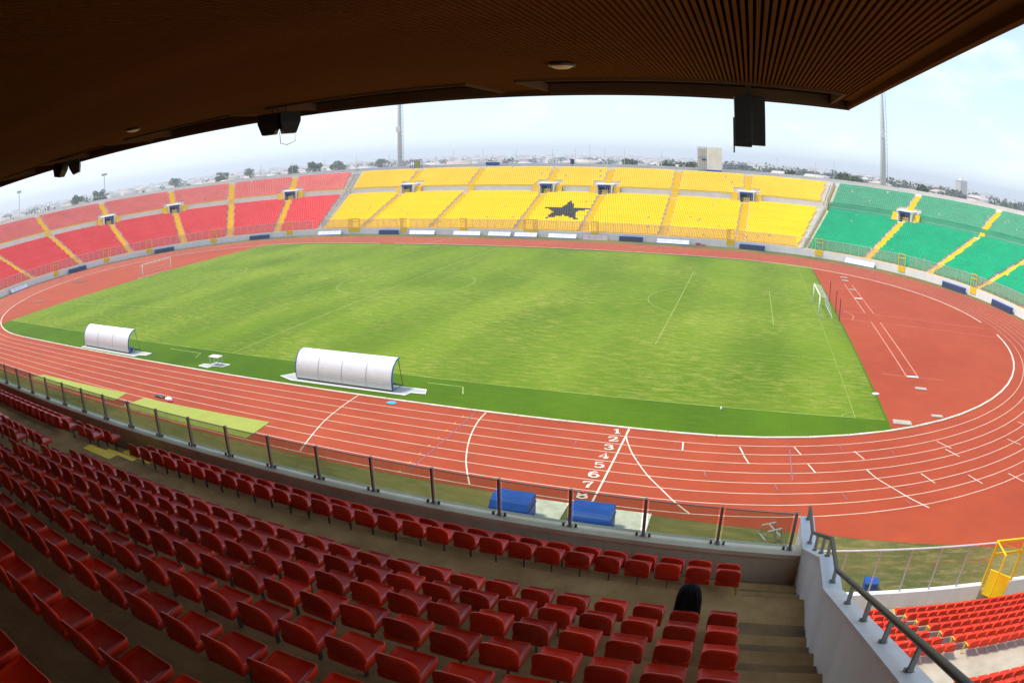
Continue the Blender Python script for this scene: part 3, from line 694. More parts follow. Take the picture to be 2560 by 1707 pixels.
for i, (poly, lab) in enumerate((([(-17.6, -47.4), (-16.7, -45.9), (-1.9, -45.15), (-1.5, -46.9)], 'olive green mat laid over the outer lanes, the farther left one'),
                                 ([(.3, -47.4), (.75, -45.15), (14.05, -44.5), (14.35, -47.35)], 'olive green mat laid over the outer lanes, nearer the finish line'))):
    mb = MB(); k = len(poly); mb.add([(x, y, .035) for x, y in poly]+[(x, y, .015) for x, y in poly], [tuple(range(k))[::-1]]+[(i_, (i_+1) % k, (i_+1) % k+k, i_+k) for i_ in range(k)])
    tag(mb.build('ground_mat', 'olive_mat'), lab, 'mat', 'olive mats on the track')
def lump(name, material, loc, size, label, cat, seed, sub=2):
    import bmesh
    bm = bmesh.new(); bmesh.ops.create_icosphere(bm, subdivisions=sub, radius=1); rr = random.Random(seed)
    ph = [rr.uniform(0, 6) for _ in range(6)]
    for v in bm.verts:
        k = 1+.12*math.sin(3*v.co.x+ph[0])+.12*math.sin(4*v.co.y+ph[1])+.1*math.sin(5*v.co.z+ph[2])
        v.co = Vector((v.co.x*size[0]*k, v.co.y*size[1]*k, max(v.co.z, -.55)*size[2]*k+size[2]*.55))
    me = bpy.data.meshes.new(name); bm.to_mesh(me); bm.free()
    return tag(put(name, me, material, loc=loc), label, cat)
lump('cloth_bundle', 'cyan_cloth', (20.0, -38.25, .01), (.40, .24, .05), 'bright blue cloth dropped in lane one beside the dugout', 'cloth', 3)
lump('cloth_bundle', 'white_paint', (3.1, -44.35, .04), (.42, .22, .07), 'crumpled white cloth lying beside the olive mats', 'cloth', 4)
lump('cloth_bundle', 'magenta', (3.6, -44.6, .04), (.34, .16, .06), 'small red cloth lying beside the white cloth', 'cloth', 5)
lump('kit_bag', 'speaker_black', (1.9, -44.3, .04), (.62, .22, .09), 'dark kit bag lying on the track by the olive mats', 'bag', 6)
lump('debris_bag', 'white_paint', (53.95, -27.0, .02), (.36, .2, .06), 'white bag on the grass edge near the right bend', 'bag', 7)
lump('corner_marker', 'white_paint', (41.6, -33.0, .02), (.08, .08, .16), 'small white marker beside the near touchline', 'marker', 8)
for i, (x, y, w, h, lab) in enumerate(((58.62, -24.8, .55, .30, 'pale rubber pad lying below the runway end'), (55.1, -32.75, .75, .42, 'grey weathered board lying by the kerb near the grass corner'),
                                       (58.55, -31.0, .5, .26, 'cream board lying beside the white kerb'), (58.55, -21.72, .58, .16, 'white take-off board at the near end of the runway'),
                                       (58.5, 11.6, .5, .22, 'white take-off board half way along the runway'), (58.6, 17.85, .5, .25, 'pale board across the far half of the runway'),
                                       (58.5, 25.1, .5, .4, 'pale board beyond the far end of the runway'), (58.7, 28, .6, .4, 'farthest pale board before the far bend'))):
    o = MB().box(-w, w, -h, h, 0, .05).box(-w*.9, w*.9, -h*.85, h*.85, .05, .065).build('ground_board', 'white_paint' if lab.startswith('white') else 'rubber_pad'); o.location = (x, y, .012); o.rotation_euler.z = rng.uniform(-.08, .08)
    tag(o, lab, 'board')
for i, (x, y, lab) in enumerate(((-70, -6, 'dark drain grate set in the red end zone before the red stand'), (-62.2, -21.3, 'brown drain grate near the left end of the pitch'))):
    o = MB().box(-1.6, 1.6, -.7, .7, .0, .03).box(-1.5, 1.5, -.6, .6, .03, .04).build('drain_cover', 'dark_metal' if i == 0 else 'pole_rust'); o.location = (x, y, .012); o.rotation_euler.z = .5; tag(o, lab, 'drain cover')
# blue equipment boxes in front of the main stand, on concrete pads
def bluebox(label, x, y, w, dp, h, rnd):
    b_ = thing('equipment_box', label, 'box', (x, y, 0), .02)
    pr = [(0, .06), (0, h*.62)]+[(dp*.5-dp*.5*math.cos(a), h*.62+h*.38*math.sin(a)) for a in np.linspace(.15, math.pi/2, 7 if rnd else 3)]+[(dp, h*.98), (dp, .06)]
    MB().prism(pr, -w, w).build('body', 'blue_paint', b_); MB().box(-w-.03, w+.03, -.03, dp+.03, h*.60, h*.63).build('lid_edge', 'blue_paint', b_)
    MB().box(-w+.05, w-.05, .08, dp-.08, 0, .06).build('plinth', 'dark_metal', b_)
    return b_
bluebox('blue equipment box behind the glass, the left one of two', 32.95, -50.6, .94, 1.3, 1.15, False)
bluebox('blue rounded equipment box behind the glass, the right one of two', 36.75, -50.7, .96, 1.4, 1.15, True)
for x0, x1, lab in ((33.3, 35.1, 'pale concrete pad between the two blue boxes'), (37.3, 39.2, 'pale concrete pad right of the blue boxes')):
    o = MB().box(x0, x1, -52.5, -47.85, -.005, .03).build('paved_pad', 'pad_concrete'); tag(o, lab, 'paving')
fr = thing('trestle', 'white metal trestle standing on the grass behind the glass corner', 'trestle', (45.0, -49.6, 0), .5)
for y in (-.3, .3): MB().tube([(-.5, y, 0), (-.35, y, .95), (.35, y, .95), (.5, y, 0)], .045, 5).build('frame', 'slab_grey', fr)
for z, x in ((.93, 0), (.5, -.42), (.5, .42)): MB().tube([(x, -.35, z), (x, .35, z)], .035, 5).build('rung', 'slab_grey', fr)

# ------------------------------------------------------------------ main stand (the one the camera stands in)
X0, X1 = -62.0, 44.2
AISLES = [(43.12, 44.2), (27.4, 28.9), (11.6, 13.1), (-4.2, -2.7), (-20, -18.5), (-36, -34.5), (-52, -50.5)]
NROW = 12
KOBS = [-.10, .97, 2.08, 3.27, 4.48, 5.70, 6.98, 8.28, 9.60, 10.92, 12.2, 13.4]
ROWY = [-69.05-.8*q for q in KOBS]            # y of the seat backs
ROWZ = [10.07+.39*q for q in KOBS]            # tread heights
ms = thing('main_stand', 'concrete terrace of the roofed stand in the foreground, with walkway and red seats', 'grandstand', (0, -72, 0))
MI = Matrix.Translation((0, 72, 0))
def mp_(o): o.matrix_parent_inverse = MI; return o
pr = [(-65.62, 8.0), (-65.62, 8.95), (-66.05, 8.95), (-66.05, 9.23), (-66.72, 9.23), (-66.72, 9.52), (-67.36, 9.52), (-67.36, 9.88), (-68.62, 9.88)]
for k in range(NROW):
    yf = ROWY[k]+.43; pr += [(yf, ROWZ[k-1] if k else 9.88), (yf, ROWZ[k])]
pr += [(-80.9, ROWZ[-1]), (-80.9, 8.0)]
mp_(MB().prism(pr, X0, X1+.25).build('terrace', 'stand_floor', ms))
for a, b_ in AISLES:      # intermediate steps
    st_ = [(y1, y1+.26, z0-.2, (z0+z1)/2) for y1, z0, z1 in ((-66.05, 8.95, 9.23), (-66.72, 9.23, 9.52), (-67.36, 9.52, 9.88))]
    for k in range(NROW):
        yf = ROWY[k]+.43; z0 = ROWZ[k-1] if k else 9.88; st_.append((yf-.01, yf+.38, z0-.3, (z0+ROWZ[k])/2))
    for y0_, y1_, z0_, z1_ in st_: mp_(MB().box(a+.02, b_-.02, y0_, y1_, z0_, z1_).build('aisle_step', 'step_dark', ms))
    if 0 < a < 40:
        for y1, z1 in ((-66.05, 9.23), (-66.72, 9.52), (-67.36, 9.88)):
            mp_(MB().prism([(y1-.30, z1+.003), (y1-.30, z1+.008), (y1+.012, z1+.008), (y1+.012, z1-.12), (y1+.004, z1-.12), (y1+.004, z1+.003)], a+.05, b_-.05).build('step_marking', 'yellow_paint', ms))
mp_(MB().box(X0, X1, -65.60, -65.30, 0, 9.55).build('front_wall', 'parapet_paint', ms))
mp_(MB().box(X0, X1, -65.64, -65.26, 9.55, 9.64).build('parapet_coping', 'parapet_paint', ms))
mp_(MB().box(X0-.3, X1+.8, -81.2, -80.9, 0, 19.2).build('unseen_rear_wall', 'ceiling_dark', ms))  # unseen wall behind the camera, added near-black to keep the foreground dark
mp_(MB().box(X0-.3, X0, -80, -65, 0, 13).build('end_wall', 'pale_concrete', ms))
# glass balustrade
bl_ = thing('glass_balustrade', 'glass balustrade with dark posts along the front parapet of the stand', 'balustrade', (0, -65.43, 9.64))
GS = 1.405; post_me = MB().box(-.027, .027, -.035, .035, 0, .79).box(-.055, .055, -.06, .06, 0, .015).mesh('post')
pane_me = MB().box(-GS/2+.06, GS/2-.06, -.006, .006, .045, .745).mesh('pane'); clip_me = MB().box(-.022, .022, -.02, .02, 0, .06).mesh('clamp')
rail_me = MB().box(-GS/2+.05, GS/2-.05, -.012, .012, .748, .762).mesh('top_rail')
k = 0; x = 43.98
while x > X0+1:
    put('post', post_me, 'post_metal', bl_, (x, 0, 0))
    if x-GS > X0:
        put('pane', pane_me, 'balustrade_glass', bl_, (x-GS/2, 0, 0)); put('top_rail', rail_me, 'post_metal', bl_, (x-GS/2, 0, 0))
        if k < 25:
            for q in (.12, GS-.12): put('clamp', clip_me, 'dark_metal', bl_, (x-q, -.02, 0))
    x -= GS; k += 1
# white stepped side wall with handrail
PROF = [(-64.5, 9.85), (-65.76, 9.88), (-67.75, 10.97), (-68.7, 11.06), (-72.75, 13.05), (-79.9, 16.5)]
sw = thing('side_wall', 'white stepped wall with dark handrail at the right end of the stand', 'wall', (44.35, -70, 9))
SI = Matrix.Translation((-44.35, 70, -9))
o = MB().prism([(y, z-.06) for y, z in PROF]+[(-79.9, 1), (-64.5, 1)], 44.2, 44.44).build('wall', 'white_wall', sw); o.matrix_parent_inverse = SI
cp = MB()
for (ya, za), (yb, zb) in zip(PROF[:-1], PROF[1:]): cp.prism([(ya, za), (yb, zb), (yb, zb-.06), (ya, za-.06)], 44.18, 44.47)
o = cp.build('coping', 'white_paint', sw); o.matrix_parent_inverse = SI
RAILP = [(-63.95, 9.85), (-64.35, 10.0), (-65.6, 10.05), (-67.35, 11.05), (-68.3, 11.12), (-71.9, 12.95), (-75.5, 14.75), (-79, 16.5)]
RX = 44.58
def zr(y):
    for (ya, za), (yb, zb) in zip(PROF[:-1], PROF[1:]):
        if yb <= y <= ya: return za+(zb-za)*(ya-y)/(ya-yb)
    return PROF[0][1]
HX = 44.335; rl = MB().tube([(HX, -64.6, 10.10), (HX, -65.6, 10.13), (HX, -67.62, 11.22), (HX, -68.55, 11.28), (HX, -72.75, 13.34), (HX, -79, 16.4)], .036, 8)
o = rl.build('handrail', 'dark_metal', sw, True); o.matrix_parent_inverse = SI
RLP = [(-64.6, 10.10), (-65.6, 10.13), (-67.62, 11.22), (-68.55, 11.28), (-72.75, 13.34), (-79, 16.4)]
def zl(y):
    for (ya, za), (yb, zb) in zip(RLP[:-1], RLP[1:]):
        if yb <= y <= ya: return za+(zb-za)*(ya-y)/(ya-yb)
for y in (-64.62, -65.55, -66.3, -67.0, -67.6, -68.5, -69.75, -70.69, -71.6, -72.53, -73.45, -74.4):
    o = MB().box(HX-.024, HX+.024, y-.024, y+.024, zr(y)-.02, zl(y)).box(HX-.045, HX+.045, y-.045, y+.045, zr(y)-.02, zr(y)+.015).build('baluster', 'post_metal', sw); o.matrix_parent_inverse = SI

# ------------------------------------------------------------------ seats
def seat_meshes():
    # pan: shallow tray with rounded front corners and a raised lip, skirt below
    def outline(w, y0, y1, r_, n_=4):
        pts = []
        for cx, cy, a0 in ((w-r_, y1-r_, 0), (-w+r_, y1-r_, 90), (-w+.012, y0+.012, 180), (w-.012, y0+.012, 270)):
            rr = r_ if a0 < 180 else .012
            for j in range(n_+1): a = R(a0+90*j/n_); pts.append((cx+rr*math.cos(a), cy+rr*math.sin(a)))
        return pts
    loops = [(outline(.192, .0, .385, .03), .325), (outline(.204, -.005, .40, .032), .335), (outline(.208, -.005, .405, .035), .418), (outline(.200, .0, .395, .032), .426), (outline(.188, .01, .382, .03), .417), (outline(.16, .03, .345, .03), .408)]
    V, F = [], []; k_ = len(loops[0][0])
    for pts, z in loops: V += [(x, y*.94, z+.018) for x, y in pts]
    for i in range(len(loops)-1): F += [(i*k_+j, i*k_+(j+1) % k_, (i+1)*k_+(j+1) % k_, (i+1)*k_+j) for j in range(k_)]
    F += [tuple(range((len(loops)-1)*k_, len(loops)*k_)), tuple(range(k_))[::-1]]
    pan = MB().add(V, F).mesh('seat_pan', True)
    # back: rounded panel, wrapped forward at the sides, rolled top edge
    nx_, V, F = 13, [], []
    def ring(inset, yoff):
        pts = []; w, z0, z1, rt_, rb_ = .206-inset, .375+inset, .70-inset, .135-inset*.6, .06
        for cx, cz, a0, rr in ((w-rt_, z1-rt_, 0, rt_), (-w+rt_, z1-rt_, 90, rt_), (-w+rb_, z0+rb_, 180, rb_), (w-rb_, z0+rb_, 270, rb_)):
            for j in range(5):
                a = R(a0+90*j/4); x, z = cx+rr*math.cos(a), cz+rr*math.sin(a)
                pts.append((x, yoff-.005-.14*(z-.40)+.9*x*x, z))
        return pts
    rings = [ring(.06, -.012), ring(.012, -.012), ring(0, .0), ring(.004, .022), ring(.016, .026), ring(.06, .024)]
    k_ = len(rings[0])
    for q in rings: V += q
    for i in range(len(rings)-1): F += [(i*k_+j, i*k_+(j+1) % k_, (i+1)*k_+(j+1) % k_, (i+1)*k_+j) for j in range(k_)]
    F += [tuple(range((len(rings)-1)*k_, len(rings)*k_)), tuple(range(k_))[::-1]]
    back = MB().add(V, F).mesh('backrest', True)
    leg = MB().prism([(.23, .0), (.28, .0), (.28, .27), (.34, .31), (.34, .342), (.10, .342), (.10, .31), (.23, .27)], -.007, .007).mesh('leg')
    end = MB().prism([(-.02, .0), (.08, .0), (.08, .27), (.30, .31), (.30, .342), (-.02, .342)], .165, .19).mesh('leg')
    return pan, back, leg, end
pan_me, back_me, leg_me, leg_end = seat_meshes()
pan_me.materials.append(M['red_seat']); back_me.materials.append(M['red_seat']); leg_me.materials.append(M['dark_metal']); leg_end.materials.append(M['yellow_paint'])
rows = [('front', -66.48, 9.23), ('walk', -67.12, 9.52)]+[(k, ROWY[k], ROWZ[k]) for k in range(NROW)]
def in_view(q):
    d = Vector(q)-CAM; d.normalize(); x, y, z = d.dot(r2), d.dot(u2), d.dot(fwd); th = math.atan2(math.hypot(x, y), z)
    if th > 1.3: return False
    rr = th/.742
    for _ in range(8): rr -= (.742*rr+.0454*rr**3+.01546*rr**5-th)/(.742+.1362*rr*rr+.0773*rr**4)
    h_ = math.hypot(x, y); px, py = rr*x/h_, rr*y/h_
    return abs(px) < 1.25 and abs(py) < .80
cand = []
for name, y, z in rows:
    x = 42.85; blk = 0; cnt_ = 0
    while x > X0+.5:
        if any(a-.2 < x < b_+.2 for a, b_ in AISLES):
            x = [a for a, b_ in AISLES if a-.2 < x < b_+.2][0]-.26; blk += 1; cnt_ = 0
        cnt_ += 1
        end = cnt_ == 1
        missing = (name == 'walk' and abs(x-26.0) < .3) or (name == 'front' and 24.5 < x < 25.2)
        if not missing: cand.append((( Vector((x, y, z+.5))-CAM).length, name, x, y, z, blk, cnt_, end))
        x -= .5 if isinstance(name, str) else .525
vis = [c_ for c_ in cand if in_view((c_[2], c_[3], c_[4]+.5))]
vis.sort(key=lambda c_: c_[0]); near = set(id(c_) for c_ in vis[:300])
def row_words(name):
    if name == 'front': return 'the front row by the glass'
    if name == 'walk': return 'the row below the walkway'
    return 'the %s row above the walkway' % ordn(name+1)
far_batch = SeatBatch(); BLK = ['the concrete stair', 'the yellow-marked aisle', 'the next aisle', 'the fourth aisle', 'the fifth aisle', 'the sixth aisle', 'the last aisle']
TVn = TV*np.array([.90, -1.0, 1.0]); TVn[12:, 2] = .695; TVn[12:, 1] -= .03; TFsave = TF
for c_ in cand:
    dd, name, x, y, z, blk, k, end = c_
    if id(c_) in near:
        st = thing('stadium_seat', '%s red seat from %s in %s' % (ordn(k), BLK[blk], row_words(name)), 'seat', (x+rng.uniform(-.008, .008), y+rng.uniform(-.01, .01), z), rng.gauss(0, .018), 'red seats of the roofed stand'); st.rotation_euler.x = rng.gauss(0, .012)
        put('seat_pan', pan_me, None, st); put('backrest', back_me, None, st); put('leg', leg_end if (end and blk == 0) else leg_me, None, st)
    else:
        far_batch.add(x, y, z, rng.uniform(-.02, .02), TVn)
far_batch.F = [f[:, ::-1] for f in far_batch.F]
far_batch.build('distant_stand_seats', 'red_seat', 'red seats of the roofed stand receding to the left', 'seats')

# backpack standing on the second seat of the first row above the walkway
bx_, by_, bz_ = 42.33, ROWY[0]+.17, ROWZ[0]+.41
bp = thing('backpack', 'black backpack standing on a red seat beside the concrete stair', 'backpack', (bx_, by_, bz_), .12); bp.scale = (1.08, 1.05, 1.28)
def blob(name, prof, material, parent, depth, n_=20):
    V, F = [], []
    for (z, w, dp, yo) in prof:
        for j in range(n_):
            a = 2*math.pi*j/n_; c_, s_ = math.cos(a), math.sin(a); e_ = .62
            V.append((w*math.copysign(abs(c_)**e_, c_), yo+dp*math.copysign(abs(s_)**e_, s_), z))
    for i in range(len(prof)-1): F += [(i*n_+j, i*n_+(j+1) % n_, (i+1)*n_+(j+1) % n_, (i+1)*n_+j) for j in range(n_)]
    F += [tuple(range(n_))[::-1], tuple(range((len(prof)-1)*n_, len(prof)*n_))]
    return MB().add(V, F).build(name, material, parent, True)
blob('main_body', [(0, .14, .09, 0), (.015, .165, .115, 0), (.12, .175, .125, 0), (.28, .165, .12, 0), (.38, .14, .105, -.005), (.44, .10, .08, -.01), (.465, .05, .04, -.01)], 'backpack', bp, 0)
blob('front_pocket', [(.03, .10, .03, .12), (.06, .125, .055, .12), (.18, .125, .06, .12), (.25, .10, .035, .11)], 'backpack', bp, 0)
for s in (-1, 1): MB().tube([(s*.07, -.09, .42), (s*.085, -.16, .34), (s*.10, -.17, .18), (s*.12, -.11, .05)], .018, 6).build('shoulder_strap', 'backpack', bp, True)
MB().tube([(-.03, -.03, .455), (-.02, -.03, .50), (.02, -.03, .50), (.03, -.03, .455)], .009, 6).build('carry_handle', 'backpack', bp, True)
MB().tube([(-.14, .0, .30), (-.10, .04, .40), (0, .055, .44), (.10, .04, .40), (.14, .0, .30)], .005, 5).build('zip', 'grey_metal', bp, True)

# ------------------------------------------------------------------ open stand to the right of the white wall
rw = thing('open_stand', 'unroofed concrete terrace beyond the white wall with rows of red seats', 'grandstand', (52, -60, 0))
RI = Matrix.Translation((-52, 60, 0))
def rp_(o): o.matrix_parent_inverse = RI; return o
KX = .09                           # front line slants a little
RROW = [(-57.05-.74*k, 1.08+.285*k) for k in range(7)]+[(-64.0-.74*k, 3.4+.33*k) for k in range(10)]
pr = [(-55.45, .2), (-55.45, .55)]; zp = .55
for y, z in RROW: pr += [(y+.42, zp), (y+.42, z)]; zp = z
pr += [(-72.5, zp), (-72.5, .2)]
SH = Matrix(((1, 0, 0, 0), (KX, 1, 0, -KX*46), (0, 0, 1, 0), (0, 0, 0, 1)))
rp_(MB().prism(pr, 44.6, 66, SH).build('terrace', 'concrete', rw))
for a, b_ in ((44.6, 54.9), (56.6, 66)):
    rp_(MB().prism([(-55.45, .2), (-55.45, 1.33), (-55.2, 1.33), (-55.2, 0)], a, b_, SH).build('front_wall', 'white_wall', rw))
rp_(MB().prism([(-55.45, .2), (-55.45, 1.0), (-55.2, 1.0), (-55.2, 0)], 54.9, 56.6, SH).build('gate_step', 'concrete', rw))
for k in range(7):
    y, z = RROW[k]; x = 49.45+.33*k
    p0 = SH @ Vector((50.02+.30*k, y+.2, z)); rp_(MB().tube([p0, p0+Vector((0, 0, .5)), p0+Vector((0, -.28, .58))], .022, 5).build('aisle_rail', 'yellow_paint', rw))
OV, OF = [], []
SV = [tuple(v.co) for v in pan_me.vertices]; SFc = [tuple(q.vertices) for q in pan_me.polygons]; o_ = len(SV)
SV += [tuple(v.co) for v in back_me.vertices]; SFc += [tuple(i+o_ for i in q.vertices) for q in back_me.polygons]
for k, (y, z) in enumerate(RROW):
    xs = list(np.arange(50.35+.30*k, 64, .47))+list(np.arange(49.35+.30*k, 45, -.47)) if k < 7 else list(np.arange(50.9+.3*(k-7), 64, .47))
    for x in xs:
        q = Matrix.Translation(SH @ Vector((x, y, z))) @ Matrix.Rotation(rng.uniform(-.03, .03)+math.atan(KX), 4, 'Z'); o_ = len(OV)
        OV += [tuple(q @ Vector(v)) for v in SV]; OF += [tuple(i+o_ for i in f) for f in SFc]
tag(MB().add(OV, OF).build('open_stand_seats', 'red_seat', None, True), 'sunlit red seats on the open terrace at the lower right corner', 'seats', kind='stuff')
rf = thing('open_stand_fence', 'clear sheet fence with pale posts on the white wall at lower right', 'fence', (50, -55, 0))
FI = Matrix.Translation((-50, 55, 0))
for i in range(14):
    x = 46.2+1.45*i
    if 54.8 < x < 56.4: continue
    q = SH @ Vector((x, -55.32, 1.33)); o = put('post', rail_post, 'pale_metal', rf, m4=Matrix.Translation(q) @ Matrix.Rotation(math.atan(KX), 4, 'Z')); o.matrix_parent_inverse = FI
    q = SH @ Vector((x+.725, -55.32, 1.33))
    if not 54.5 < x+.725 < 56.9:
        me_ = MB().box(-.69, .69, -.008, .008, .06, 1.94).mesh('panel') if i == 0 else me_
        o = put('panel', me_, 'clear_sheet', rf, m4=Matrix.Translation(q) @ Matrix.Rotation(math.atan(KX), 4, 'Z')); o.matrix_parent_inverse = FI
for a, b_ in ((46.2, 54.9), (57.8, 65)):
    tr_ = MB().tube([SH @ Vector((a, -55.32, 3.33)), SH @ Vector((b_, -55.32, 3.33))], .04, 6).build('top_rail', 'pale_metal', rf); tr_.matrix_parent_inverse = FI
gt = thing('stand_gate', 'tall yellow gate frame with open panel at the lower right edge', 'gate', (54.95, -54.55, .6), math.atan(KX))
for x in (0, 1.75): MB().box(x-.05, x+.05, -.05, .05, -.4, 2.85).build('gate_post', 'yellow_paint', gt)
MB().box(.05, 1.7, -.04, .04, 2.75, 2.85).box(.05, 1.7, -.04, .04, 2.15, 2.25).build('gate_beam', 'yellow_paint', gt)
MB().tube([(.1, 0, 2.75), (1.65, 0, 2.25)], .03, 5).tube([(0, -.05, 2.8), (0, -1.1, 2.8)], .04, 5).tube([(0, -1.1, 2.8), (0, -1.1, -.2)], .05, 5).build('gate_brace', 'yellow_paint', gt)
dr = MB().box(.0, 1.2, -.025, .025, .35, 1.45).box(0, 1.2, -.03, .03, 1.45, 1.52).box(0, 1.2, -.03, .03, .28, .35).build('gate_panel', 'yellow_paint', gt); dr.location = (.12, -.1, 0); dr.rotation_euler.z = -.75
o = MB().box(-.3, .3, -.25, .25, .0, .42).box(-.33, .33, -.28, .28, .42, .48).box(-.2, .2, -.29, -.25, .1, .3).build('litter_bin', 'blue_paint'); o.location = (49.75, -52.9, .0)
tag(o, 'small blue bin on the grass behind the lower right fence', 'bin')

# ------------------------------------------------------------------ roof
ZS, ZFB, YE, XE = 17.58, 17.47, -63.69, 44.57
rf = thing('stand_roof', 'dark roof of the stand with brown slatted ceiling overhead', 'roof', (0, -67, ZS))
TI = Matrix.Translation((0, 67, -ZS))
def tp_(o): o.matrix_parent_inverse = TI; return o
TRO = [(38.87, 44.17), (33.59, 37.92), (28.48, 32.48), (23.92, 27.48), (19.48, 23.03), (15.03, 18.59), (10.59, 14.14), (6.14, 9.7), (1.7, 5.25), (-2.75, 0.81), (-11.64, -7.19)]
tp_(MB().box(X0, XE-.02, -81, YE+.02, ZS+.12, ZS+.95).build('roof_deck', 'ceiling_dark', rf))
tp_(MB().box(X0, XE, YE-.06, YE, ZFB, ZS+1.0).build('front_fascia', 'fascia', rf))
tp_(MB().box(XE-.07, XE, -81, YE-.06, ZFB+.012, ZS+1.0).build('side_fascia', 'slat_wood', rf))
tp_(MB().box(XE-.24, XE-.075, -81, YE-.85, ZS-.012, ZS+.03).build('side_trim', 'slat_wood', rf))
YT = YE-1.85
long_me = MB().box(-.018, .018, -21, YE-.062+60, 0, .042).mesh('slat'); short_me = MB().box(-.018, .018, -21, YT-.09+60, 0, .042).mesh('slat')
SP = .0656; stuffm = MB(); x = XE-.28; n_ = 0
while x > X0:
    tro = any(a-.05 < x < b_+.05 for a, b_ in TRO); yc = -60.0
    if n_ < 300: tp_(put('slat', short_me if tro else long_me, 'slat_wood', rf, (x, yc, ZS)))
    else: stuffm.box(x-.018, x+.018, -81, YT-.09 if tro else YE-.062, ZS, ZS+.042)
    x -= SP; n_ += 1
o = tp_(stuffm.build('slat_field', 'slat_wood', rf)); o['kind'] = 'stuff'
for a, b_ in TRO:
    tp_(MB().box(a, b_, YT-.08, YT-.02, ZS-.04, ZS+.119).box(a-.05, a, YT-.08, YE-.065, ZS-.04, ZS+.118).box(b_, b_+.05, YT-.08, YE-.065, ZS-.04, ZS+.118).build('trough_frame', 'fascia', rf))
    tp_(MB().box(a+.02, b_-.02, YE-.15, YE-.065, ZFB+.03, ZS+.117).build('trough_beam', 'fascia', rf))
# ceiling lamps
def lamp(x, y, lab):
    l_ = thing('ceiling_lamp', lab, 'lamp', (x, y, ZS-.036), group='round lamps under the roof'); l_.scale = (.555, .555, .555)
    V, F, n2 = [], [], 20
    prof = [(.30, .065), (.33, .02), (.32, -.02), (.26, -.03)]
    for r_, z in prof: V += [(r_*math.cos(2*math.pi*j/n2), r_*math.sin(2*math.pi*j/n2), z) for j in range(n2)]
    for i in range(3): F += [(i*n2+j, (i+1)*n2+j, (i+1)*n2+(j+1) % n2, i*n2+(j+1) % n2) for j in range(n2)]
    MB().add(V, F).build('housing', 'dark_metal', l_, True)
    V, F = [], []
    for r_, z in ((.26, -.03), (.2, -.07), (.1, -.09), (.02, -.095)): V += [(r_*math.cos(2*math.pi*j/n2), r_*math.sin(2*math.pi*j/n2), z) for j in range(n2)]
    for i in range(3): F += [(i*n2+j, (i+1)*n2+j, (i+1)*n2+(j+1) % n2, i*n2+(j+1) % n2) for j in range(n2)]
    F.append(tuple(range(3*n2, 4*n2))); MB().add(V, F).build('diffuser', 'lamp_white', l_, True)
lamp(40.14, -67.44, 'round lamp on the slatted ceiling above the middle of the picture')
lamp(30.98, -67.25, 'round lamp on the slatted ceiling at the far left')
lamp(21.81, -67.25, 'round lamp farthest along the slatted ceiling')
# loudspeakers hung under the front edge
def cabinet(parent, mtx, w, d_, h_, taper):
    V = []
    for z, k_ in ((0, 1), (-h_*.45, 1), (-h_, taper)):
        V += [mtx @ Vector((sx*w*k_, sy*d_*(1 if z > -h_*.9 else .8), z)) for sx, sy in ((-1, -1), (1, -1), (1, 1), (-1, 1))]
    F = [(3, 2, 1, 0), (8, 9, 10, 11)]+[(i*4+j, i*4+(j+1) % 4, (i+1)*4+(j+1) % 4, (i+1)*4+j) for i in range(2) for j in range(4)]
    return MB().add(V, F).build('cabinet', 'speaker_black', parent)
sp1 = thing('loudspeaker', 'tall black loudspeaker cabinet hanging under the roof at the right', 'loudspeaker', (42.60, -65.39, ZS), .05); sp1.scale = (.65, .60, .595)
MB().prism([(-.36, -.36), (.36, -.36), (.40, -1.72), (-.20, -1.72)], -.36, .06).build('cabinet', 'speaker_black', sp1)
MB().prism([(-.28, -.38), (.42, -.38), (.46, -1.66), (-.12, -1.66)], .085, .40).build('cabinet', 'speaker_black', sp1)
MB().box(-.06, .06, -.06, .06, -.36, .05).box(-.36, .4, -.05, .05, -.36, -.31).build('hanger', 'dark_metal', sp1)
MB().box(-.40, -.365, -.1, .0, -1.9, -.95).box(-.385, -.366, -.15, .05, -1.45, -1.05).build('side_bracket', 'dark_metal', sp1)
for i, (x, lab) in enumerate(((33.81, 'pair of black loudspeakers with a wire loop hanging under the roof'), (24.98, 'pair of black loudspeakers hanging under the roof at far left'))):
    s_ = thing('loudspeaker', lab, 'loudspeaker', (x, -65.47, ZS), R(38)); s_.scale = (.46, .46, .45) if i == 0 else (.52, .52, .50)
    for sx in (-1, 1):
        cabinet(s_, Matrix.Translation((sx*.45, 0, -.34)) @ Matrix.Rotation(sx*R(12), 4, 'Z') @ Matrix.Rotation(sx*R(1 if i == 0 else -14), 4, 'Y'), .46 if i == 0 else .36, .40, .95 if i == 0 else .80, .62)
        MB().tube([(sx*.30, 0, .04), (sx*.30, 0, -.36)], .035, 6).build('hanger', 'dark_metal', s_)
    MB().box(-.75, .75, -.06, .06, -.36, -.30).tube([(-.3, 0, -.04), (.3, 0, -.34)], .015, 5).tube([(.3, 0, -.04), (-.3, 0, -.34)], .015, 5).build('hanger_bar', 'dark_metal', s_)
    if i == 0: MB().tube([(.02, .1, -1.2), (.06, .1, -1.72), (.36, .1, -1.80), (.72, .1, -1.66), (.72, .1, -1.1)], .016, 5).build('wire_loop', 'grey_metal', s_)

